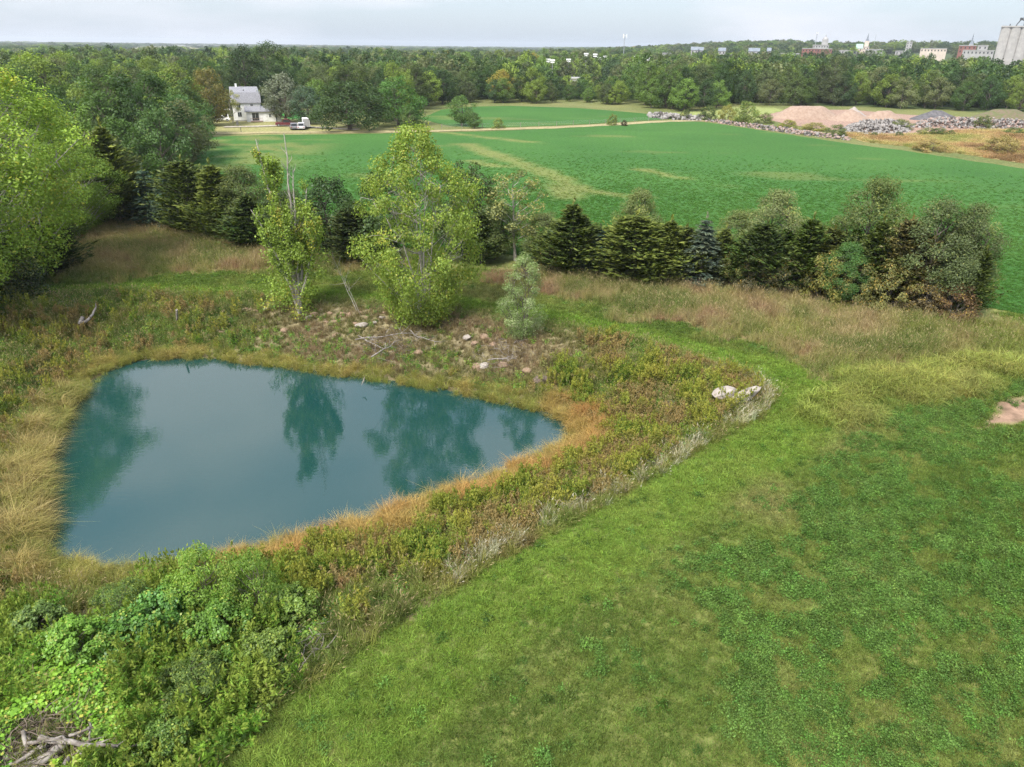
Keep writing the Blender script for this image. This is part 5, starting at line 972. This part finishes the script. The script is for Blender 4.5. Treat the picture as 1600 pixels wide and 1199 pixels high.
def stick(px0, px1, z0, z1, r0, r1, name, label, cat, mt=M_DEAD, group=None, bend=.08, twigs=0, seed=0, k=7):
    r = RS(seed); a = np.array([*G(*px0, z0), z0]); b = np.array([*G(*px1, z1), z1]); w = np.linspace(0, 1, 8)[:, None]; L = np.linalg.norm(b - a); p = a * (1 - w) + b * w
    p[1:-1] += r.normal(0, bend * .12, (6, 3)) * L; p += np.sin(w * np.pi) * r.normal(0, bend, 3) * L * .5; rd = (r0 + (r1 - r0) * w[:, 0]) * r.uniform(.9, 1.1, 8)
    root = p[0].copy(); m = MB().tube(p - root, rd, k); o = m.build(name, mt); o.location = root; tag(o, label, cat, group)
    for f in o.data.polygons: f.use_smooth = len(f.vertices) == 4
    if twigs:
        m = MB()
        for q in range(twigs):
            s = p[r.randint(2, 8)] - root; d = norm(norm(b - a) + r.normal(0, .7, 3)) * L * r.uniform(.12, .35); m.tube([s, s + d * .5 + r.normal(0, .04, 3), s + d], [r1 * .8 + .004, r1 * .6 + .003, .004], 4)
        m.build('twig', mt, o)
    return o
gz = lambda u, v: tz(*G(u, v, tz(*G(u, v, 0))))
lp = 'logs and branches of the brush pile'
base_z = tz(*G(70, 1170, .8))
for j, (a, b, z0, z1, r0, r1, lab) in enumerate([((-12, 1189), (78, 1170), .35, .55, .13, .11, 'bleached white log lying across the brush pile'), ((28, 1207), (105, 1158), .3, .8, .15, .12, 'thick grey log pointing up out of the brush pile'), ((46, 1212), (92, 1168), .25, .7, .13, .1, 'second thick grey log lying against the first'),
      ((62, 1153), (185, 1166), .95, .75, .085, .04, 'long slender branch across the top of the pile'), ((8, 1199), (64, 1165), .5, .85, .06, .04, 'thin brown branch over the white log'), ((36, 1142), (44, 1172), 1.1, .7, .05, .05, 'short stub standing in the brush pile'), ((42, 1162), (98, 1150), .85, 1.0, .05, .03, 'grey branch behind the white log'), ((108, 1150), (140, 1138), .95, 1.15, .045, .03, 'short branch rising at the pile top'),
      ((86, 1182), (100, 1206), .5, .3, .06, .05, 'forked stub at the foot of the grey logs'), ((150, 1206), (120, 1172), .25, .6, .05, .03, 'thin branch at the pile foot by the vines'), ((92, 1210), (106, 1186), .3, .6, .08, .06, 'grey stub between log ends'), ((140, 1160), (142, 1130), .7, 1.2, .025, .01, 'upright twig at the pile top'), ((190, 1168), (232, 1160), .55, .5, .03, .015, 'thin stick lying in the vines right of the pile'), ((150, 1190), (210, 1150), .4, .7, .02, .01, 'thin slanting twig over the vines')]):
    stick(a, b, base_z * .55 + z0 * .8, base_z * .55 + z1 * .8, r0 * 1.2, r1 * 1.2, 'log' if r0 > .1 else 'branch', lab, 'log' if r0 > .1 else 'branch', M_DEAD, lp, .06, 3 if r0 < .1 else 0, 40 + j)
def twig_heap(name, label, c_px, z, R_, n, Lm, seed, mt=M_DEAD, h=.5):
    r = RS(seed); c = G(*c_px, z); m = MB()
    for q in range(n):
        a, d = r.uniform(0, 6.28), R_ * math.sqrt(r.rand()); x, y = c[0] + d * math.cos(a), c[1] + d * math.sin(a) * .8; zz = tz(x, y); s = np.array([x, y, zz + r.rand() * h * (1 - d / R_ * .6)]); dr = norm(np.array([r.normal(0, 1), r.normal(0, 1), r.normal(.1, .3)])) * Lm * r.uniform(.4, 1.2)
        m.tube([s, s + dr * .5 + r.normal(0, .06, 3) * Lm, s + dr], [.018, .014, .005], 3)
    o = m.build(name, mt); return tag(o, label, 'twigs', kind='stuff')
M_TWIG = mat('brown_twig', (.17, .13, .1), .95, (.1, .08, .065), 6, .3)
twig_heap('brushwood', 'tangled brown brushwood under the logs in the near corner', (75, 1172), base_z, 1.7, 380, .7, 5, M_TWIG, .45)
twig_heap('dead_brush', 'pale dead brush lying on the bare far bank', (610, 535), -.9, 2.4, 120, 1.5, 6, M_DEAD, .45); twig_heap('dead_brush', 'grey twig tangle left of the sapling foot', (785, 553), -.9, 2.2, 110, 1.1, 7, M_DEAD, .5); twig_heap('dead_brush', 'dry twigs on the mound above the left pond end', (120, 485), -.3, 2.6, 90, 1.0, 8, M_DEAD, .4); twig_heap('dead_brush', 'dry stems in the tangled bush by the lawn', (455, 1015), 0, 1.6, 110, .7, 9, M_DEAD, .7)
stick((559, 491), (521, 405), gz(559, 491), 3.6, .024, .01, 'dead_limb', 'leaning bleached dead limb between poplar and cottonwood', 'branch', M_PALEBARK, None, .03, 8, 70); stick((563, 492), (532, 425), gz(563, 492), 2.6, .018, .008, 'dead_limb', 'thinner dead limb beside the leaning bleached one', 'branch', M_PALEBARK, None, .03, 5, 71)
z_ = gz(128, 505); stick((128, 505), (150, 480), z_ + .1, z_ + .9, .13, .07, 'fallen_limb', 'grey fallen limb propped on the left bank', 'log', M_DEAD, None, .1, 2, 72); stick((125, 508), (129, 496), z_ - .1, z_ + .35, .2, .16, 'tree_stump', 'pale stump at the foot of the fallen limb', 'stump', M_DEAD, None, .0, 0, 73)
z_ = gz(277, 500); stick((277, 500), (276, 484), z_ - .1, z_ + .9, .1, .09, 'wooden_post', 'short weathered post on the left far bank', 'post', M_DEAD, None, .0, 0, 74)
for j, (a, b, dz, lab) in enumerate([((555, 531), (640, 520), .5, 'long pale branch across the dead brush'), ((580, 558), (625, 530), .25, 'forked pale branch pointing to the water'), ((560, 525), (600, 545), .3, 'short pale branch on the bare bank'), ((762, 563), (800, 560), .2, 'white branch on the bank right of the brush'), ((640, 515), (690, 535), .3, 'branch between brush and cottonwood'), ((570, 590), (566, 600), .1, 'dead stick reaching into the pond')]):
    z_ = gz(*a); stick(a, b, z_ + .1, gz(*b) + dz, .05, .02, 'branch', lab, 'branch', M_DEAD, 'dead branches on the far bank', .1, 7, 80 + j)
stick((0, 1000), (18, 1001), .15, .2, .05, .04, 'branch', 'pale stick at the left edge above the vines', 'branch', M_DEAD, None, .03, 1, 90)

# ------------------------------------------------------------------ far structures
def place(u, v, R_):
    """a point on the ray through (u, v) at ground distance R_"""
    d = ray(u, v); k = R_ / math.hypot(d[0], d[1]); return np.array([d[0] * k, d[1] * k, CAM_H + d[2] * k])
def silo():
    p0 = place(1552, 92, 560); az = math.atan2(p0[0], p0[1]); R_ = math.hypot(p0[0], p0[1]); zt = place(1561, 43, 560)[2]; zb = tz(p0[0], p0[1]); k = R_ * .0009
    s = empty('grain_elevator', (p0[0], p0[1], zb), -az); tag(s, 'tall pale concrete grain elevator with machinery on its roof', 'grain elevator'); Hh = zt - zb
    a = MB(); r0 = 2.55; th = np.linspace(math.pi, 2 * math.pi, 10)
    for row, (x0, x1) in enumerate(((0, 20.4), (25.2, 46))):
        prof = []; c = x0 + r0
        while c < x1: prof += [(c + r0 * math.cos(t_), r0 * .42 * math.sin(t_)) for t_ in th]; c += 2 * r0
        prof += [(c - r0, 9), (x0, 9)]; a = MB().prism(prof, -2, Hh - row * .4, 'z'); a.build('silo_bank', M_CONC, s)
    MB().box(20.45, 25.15, 1.6, 8, -2, Hh - 1.5).build('stair_tower', mat('shaded_concrete', (.4, .39, .38), .9, (.33, .32, .31), .5, .2), s)
    MB().box(-.2, 20.6, -1.2, 9.2, Hh + .004, Hh + .8).build('roof_slab', M_CONC, s); MB().box(24.9, 46, -1.2, 9.2, Hh - .396, Hh + 1.0).build('roof_slab', M_CONC, s)
    m = MB()
    for a_, b_ in (((7, 4, Hh + .8), (9, 4, Hh + 4.6)), ((9, 4, Hh + 4.6), (15, 4, Hh + 1.2)), ((13, 4, Hh + .8), (16, 4, Hh + 6.4)), ((19.5, 4, Hh + .8), (16.2, 4, Hh + 6.4)), ((10, 4, Hh + 3.6), (16, 4, Hh + 6.2)), ((13.8, 4, Hh + 2.6), (18.4, 4, Hh + 2.6)), ((7, 6, Hh + .8), (9, 5, Hh + 4.4)), ((4, 4, Hh + .8), (4, 4, Hh + 1.9)), ((11, 4, Hh + 1.0), (11, 4, Hh + 3))): m.tube([a_, b_], [.26, .26], 5)
    m.build('conveyor_frame', M_DARKM, s); MB().box(15, 17.6, 3, 5.4, Hh + 5.4, Hh + 7.4).prism([(15, Hh + 7.4), (17.6, Hh + 7.4), (16.3, Hh + 8.2)], 3, 5.4, 'y').build('head_house', M_DARKM, s); MB().box(8.2, 10, 3.4, 4.8, Hh + 3.8, Hh + 5.2).build('head_pulley_box', M_DARKM, s)
    m = MB()
    for x in (31, 35, 39): m.tube([(x, -2.4, -2), (x, -2.4, 22)], [.2, .2], 4); m.tube([(x, -2.4, 6), (x + 4, -2.4, 13)], [.12, .12], 4)
    for z in (6, 13, 20): m.tube([(31, -2.4, z), (42, -2.4, z)], [.15, .15], 4)
    m.build('leg_frame', M_DARKM, s)
silo()
def tower(name, u, vb, vt, R_, w, label, cat, top=None, lattice=True):
    b = place(u, vb, R_); t = place(u, vt, R_); zb = tz(b[0], b[1]); s = empty(name, (b[0], b[1], zb)); tag(s, label, cat); Hh = t[2] - zb
    m = MB()
    if lattice:
        for k in range(3): a_ = k * 2.094; m.tube([(w * math.cos(a_), w * math.sin(a_), -1), (w * math.cos(a_), w * math.sin(a_), Hh)], [w * .22, w * .22], 4)
        n = int(Hh / (w * 4))
        for q in range(n):
            for k in range(3): a_, b_ = k * 2.094, (k + 1) * 2.094; m.tube([(w * math.cos(a_), w * math.sin(a_), q * Hh / n), (w * math.cos(b_), w * math.sin(b_), (q + 1) * Hh / n)], [w * .12, w * .12], 3)
    else: m.tube([(0, 0, -1), (0, 0, Hh)], [w, w * .6], 6)
    m.build('mast', M_STEEL, s)
    if top == 'antenna':
        m = MB()
        for k in range(3): a_ = k * 2.094; x, y = 1.6 * math.cos(a_), 1.6 * math.sin(a_); m.box(x - .25, x + .25, y - .25, y + .25, Hh - 3, Hh - .2); m.tube([(0, 0, Hh - 1.5), (x, y, Hh - 1.5)], [.12, .12], 4)
        m.build('antenna', M_TRIM, s)
    if top == 'lamps': MB().box(-1.5, 1.5, -.25, .25, Hh - .9, Hh).box(-1.2, 1.2, -.25, .25, Hh - 2, Hh - 1.3).build('floodlight', M_TRIM, s)
tower('radio_mast', 973, 102, 53, 620, .35, 'tall lattice radio mast above the far woodland', 'mast', 'antenna'); tower('radio_mast', 1274, 70, 50, 1300, .5, 'radio mast beside the domed building', 'mast', 'antenna'); tower('radio_mast', 1366, 70, 54, 1500, .35, 'thin mast right of the church tower', 'mast')
for k, (u, vb, vt) in enumerate([(785, 108, 90), (856, 110, 92), (863, 108, 93), (888, 104, 92), (915, 104, 83), (929, 104, 84), (936, 108, 89), (945, 106, 87), (992, 104, 88), (1012, 106, 90)]): tower('floodlight_pole', u, vb, vt, 470 + 14 * k, .22, ['white floodlight pole standing alone left of the ball field', 'floodlight pole, left of a close pair', 'floodlight pole, right of a close pair', 'floodlight pole just above the ball field', 'tallest floodlight pole left of the radio mast', 'floodlight pole second left of the radio mast', 'low floodlight pole left of the radio mast', 'floodlight pole nearest left of the radio mast', 'floodlight pole nearest right of the radio mast', 'floodlight pole second right of the radio mast'][k], 'light pole', 'lamps' if k else None, False)
def building(u0, u1, vb, vt, R_, m, label, name='town_building', cat='building', depth=14, roof=None, rows=2, cols=None, extra=None, flat=True):
    a, b = place(u0, vb, R_), place(u1, vb, R_); w = np.linalg.norm((b - a)[:2]); zt = place((u0 + u1) / 2, vt, R_)[2]; zb = tz(a[0], a[1]) - 2; Hh = max(4, zt - zb); az = math.atan2(a[0] + b[0], a[1] + b[1])
    s = empty(name, ((a[0]), (a[1]), zb), -az); tag(s, label, cat); MB().box(0, w, 0, depth, 0, Hh).build('wall', m, s)
    if flat: MB().box(-.3, w + .3, -.3, depth + .3, Hh + .004, Hh + .7).build('roof', roof or M_PALEW, s)
    else: MB().prism([(-.4, Hh + .004), (depth + .4, Hh + .004), (depth / 2, Hh + depth * .38)], -.4, w + .4, 'x').build('roof', roof or M_SLATE, s)
    cols = cols or max(2, int(w / 3.2)); wm = MB().box(-.55, .55, -.06, -.003, 0, 1.7).mesh('window', M_GLASS)
    for r_ in range(rows):
        for c in range(cols):
            o = link(bpy.data.objects.new('window', wm), s); o.location = ((c + .5) * w / cols, 0, Hh - 2.6 - r_ * 3.4)
    return s, w, Hh, depth
Bd = [(1251, 1275, 92, 76.5, 1000, M_BRICK, 'large red brick block below the domed building', 2), (1275, 1298, 90, 77, 1010, M_BRICK, 'red block with pale roof right of the large brick one', 2), (1206, 1225, 92, 87.5, 900, M_BRICK, 'low red building left in the town', 1), (1219, 1248, 90, 84.5, 920, M_PALEW, 'white flat building above the low red one', 1), (1309, 1342, 86, 79.5, 1050, M_PALEW, 'long pale building left of the church', 1), (1350, 1378, 88, 78, 1020, M_PALEW, 'white stepped building right of the church', 2), (1398, 1416, 86, 80.5, 1020, M_PALEW, 'low white building in the town trees', 1), (1437, 1478, 84, 76.5, 1020, M_TANW, 'long tan building right of centre in town', 1),
      (1496, 1523, 84, 72, 940, M_BRICK, 'red brick church hall with pale corners', 2), (1525, 1541, 84, 72, 930, M_PALEW, 'white building with rows of dark windows beside the church hall', 3), (1503, 1552, 86, 79.5, 900, M_PALEW, 'low white roofs before the red church hall', 1), (1414, 1423, 80, 66, 1300, M_PALEW, 'pale tower block over the town trees', 3),
      (1030, 1050, 90, 84, 800, M_PALEW, 'white shed roof right of the radio mast', 1), (1079, 1090, 86, 78.5, 900, M_PALEW, 'white house, left of a pair in the far trees', 1), (1090, 1098, 86, 79, 905, M_PALEW, 'white house, right of a pair in the far trees', 1), (1122, 1133, 86, 80, 920, M_PALEW, 'white house in the far trees near the grey roof', 1), (1128, 1150, 92, 87, 850, M_SLATE, 'grey roofed building in the far trees', 1), (1169, 1186, 86, 80.5, 900, M_PALEW, 'grey and white house left of the red town block', 1), (1198, 1204, 84, 80, 950, M_PALEW, 'small white house left of the town', 1), (890, 921, 129.5, 124, 470, M_PALEW, 'long white wall behind the ball field', 1)]
for u0, u1, vb, vt, R_, m, lab, rows in Bd: building(u0, u1, vb, vt, R_, m, lab, rows=rows, flat='house' not in lab, depth=9 if 'house' in lab or 'tower' in lab else 16)
s, w, Hh, dp = building(1268, 1293, 84, 71, 1150, M_PALEW, 'pale stone building with domed central tower', 'domed_building', rows=2); x = w * .72
MB().box(x - 4, x + 4, 3, 11, Hh + .71, Hh + 6).build('tower', M_PALEW, s); th = np.linspace(0, math.pi / 2, 6); MB().tube([(x, 7, Hh + 6.01 + 4.5 * math.sin(a)) for a in th], [3.9 * math.cos(a) + .05 for a in th], 12).tube([(x, 7, Hh + 10.2), (x, 7, Hh + 13)], [.8, .3], 6).build('dome', M_PALEW, s)
s, w, Hh, dp = building(1346, 1356, 86, 74, 1080, M_TANW, 'brown brick church with pointed steeple', 'church', 'church', rows=2)
MB().box(1, 6, 2, 7, Hh + .71, Hh + 7).build('steeple_tower', M_TANW, s); MB().tube([(3.5, 4.5, Hh + 7.01), (3.5, 4.5, Hh + 10), (3.5, 4.5, Hh + 16)], [2.6, 1.2, .05], 6).build('spire', M_SLATE, s)
s, w, Hh, dp = building(1336, 1346, 84, 76, 1100, M_TANW, 'building with green roof left of the church', rows=1, roof=M_COPPER, flat=False)
s, w, Hh, dp = building(1511, 1517, 84, 71, 960, M_PALEW, 'white pointed church tower behind the brick hall', 'church', 'church', rows=1, depth=6); MB().tube([(w / 2, 3, Hh + .71), (w / 2, 3, Hh + 4), (w / 2, 3, Hh + 12)], [2.6, 1.0, .05], 6).build('spire', M_SLATE, s)
for k, (u0, u1, vb, vt, R_) in enumerate([(308, 345, 74, 70.5, 4300), (350, 372, 74, 71, 4200), (376, 408, 75, 72, 4100), (432, 480, 75.5, 73, 4500), (488, 520, 76, 73.5, 4300), (540, 560, 76, 74, 4400), (250, 290, 72, 70.5, 5200), (105, 150, 70, 68.2, 5200)]): building(u0, u1, vb, vt, R_, M_PALEW, ['long white warehouse, left end of the horizon row', 'white warehouse, second in the horizon row', 'white warehouse, third in the horizon row', 'longest white warehouse left of centre on the horizon', 'white warehouse, fifth in the horizon row', 'last small warehouse of the horizon row', 'pale hangar on the horizon left of the warehouses', 'faint pale building far left on the horizon'][k], 'warehouse', 'warehouse', 60, rows=0)

# ------------------------------------------------------------------ haze
mh, t = new_mat('haze'); o = N(t, 'ShaderNodeOutputMaterial'); v = N(t, 'ShaderNodeVolumePrincipled'); t.links.new(v.outputs[0], o.inputs['Volume'])
v.inputs['Color'].default_value = (.86, .92, 1, 1); v.inputs['Density'].default_value = 1.0e-4; v.inputs['Anisotropy'].default_value = 0.2
try: mh.cycles.homogeneous_volume = True
except Exception: pass
hz_o = MB().box(-12600, 12600, -420, 12600, -8, 75).build('haze', mh); tag(hz_o, 'thin pale haze in the air over the whole landscape', 'haze', kind='stuff')
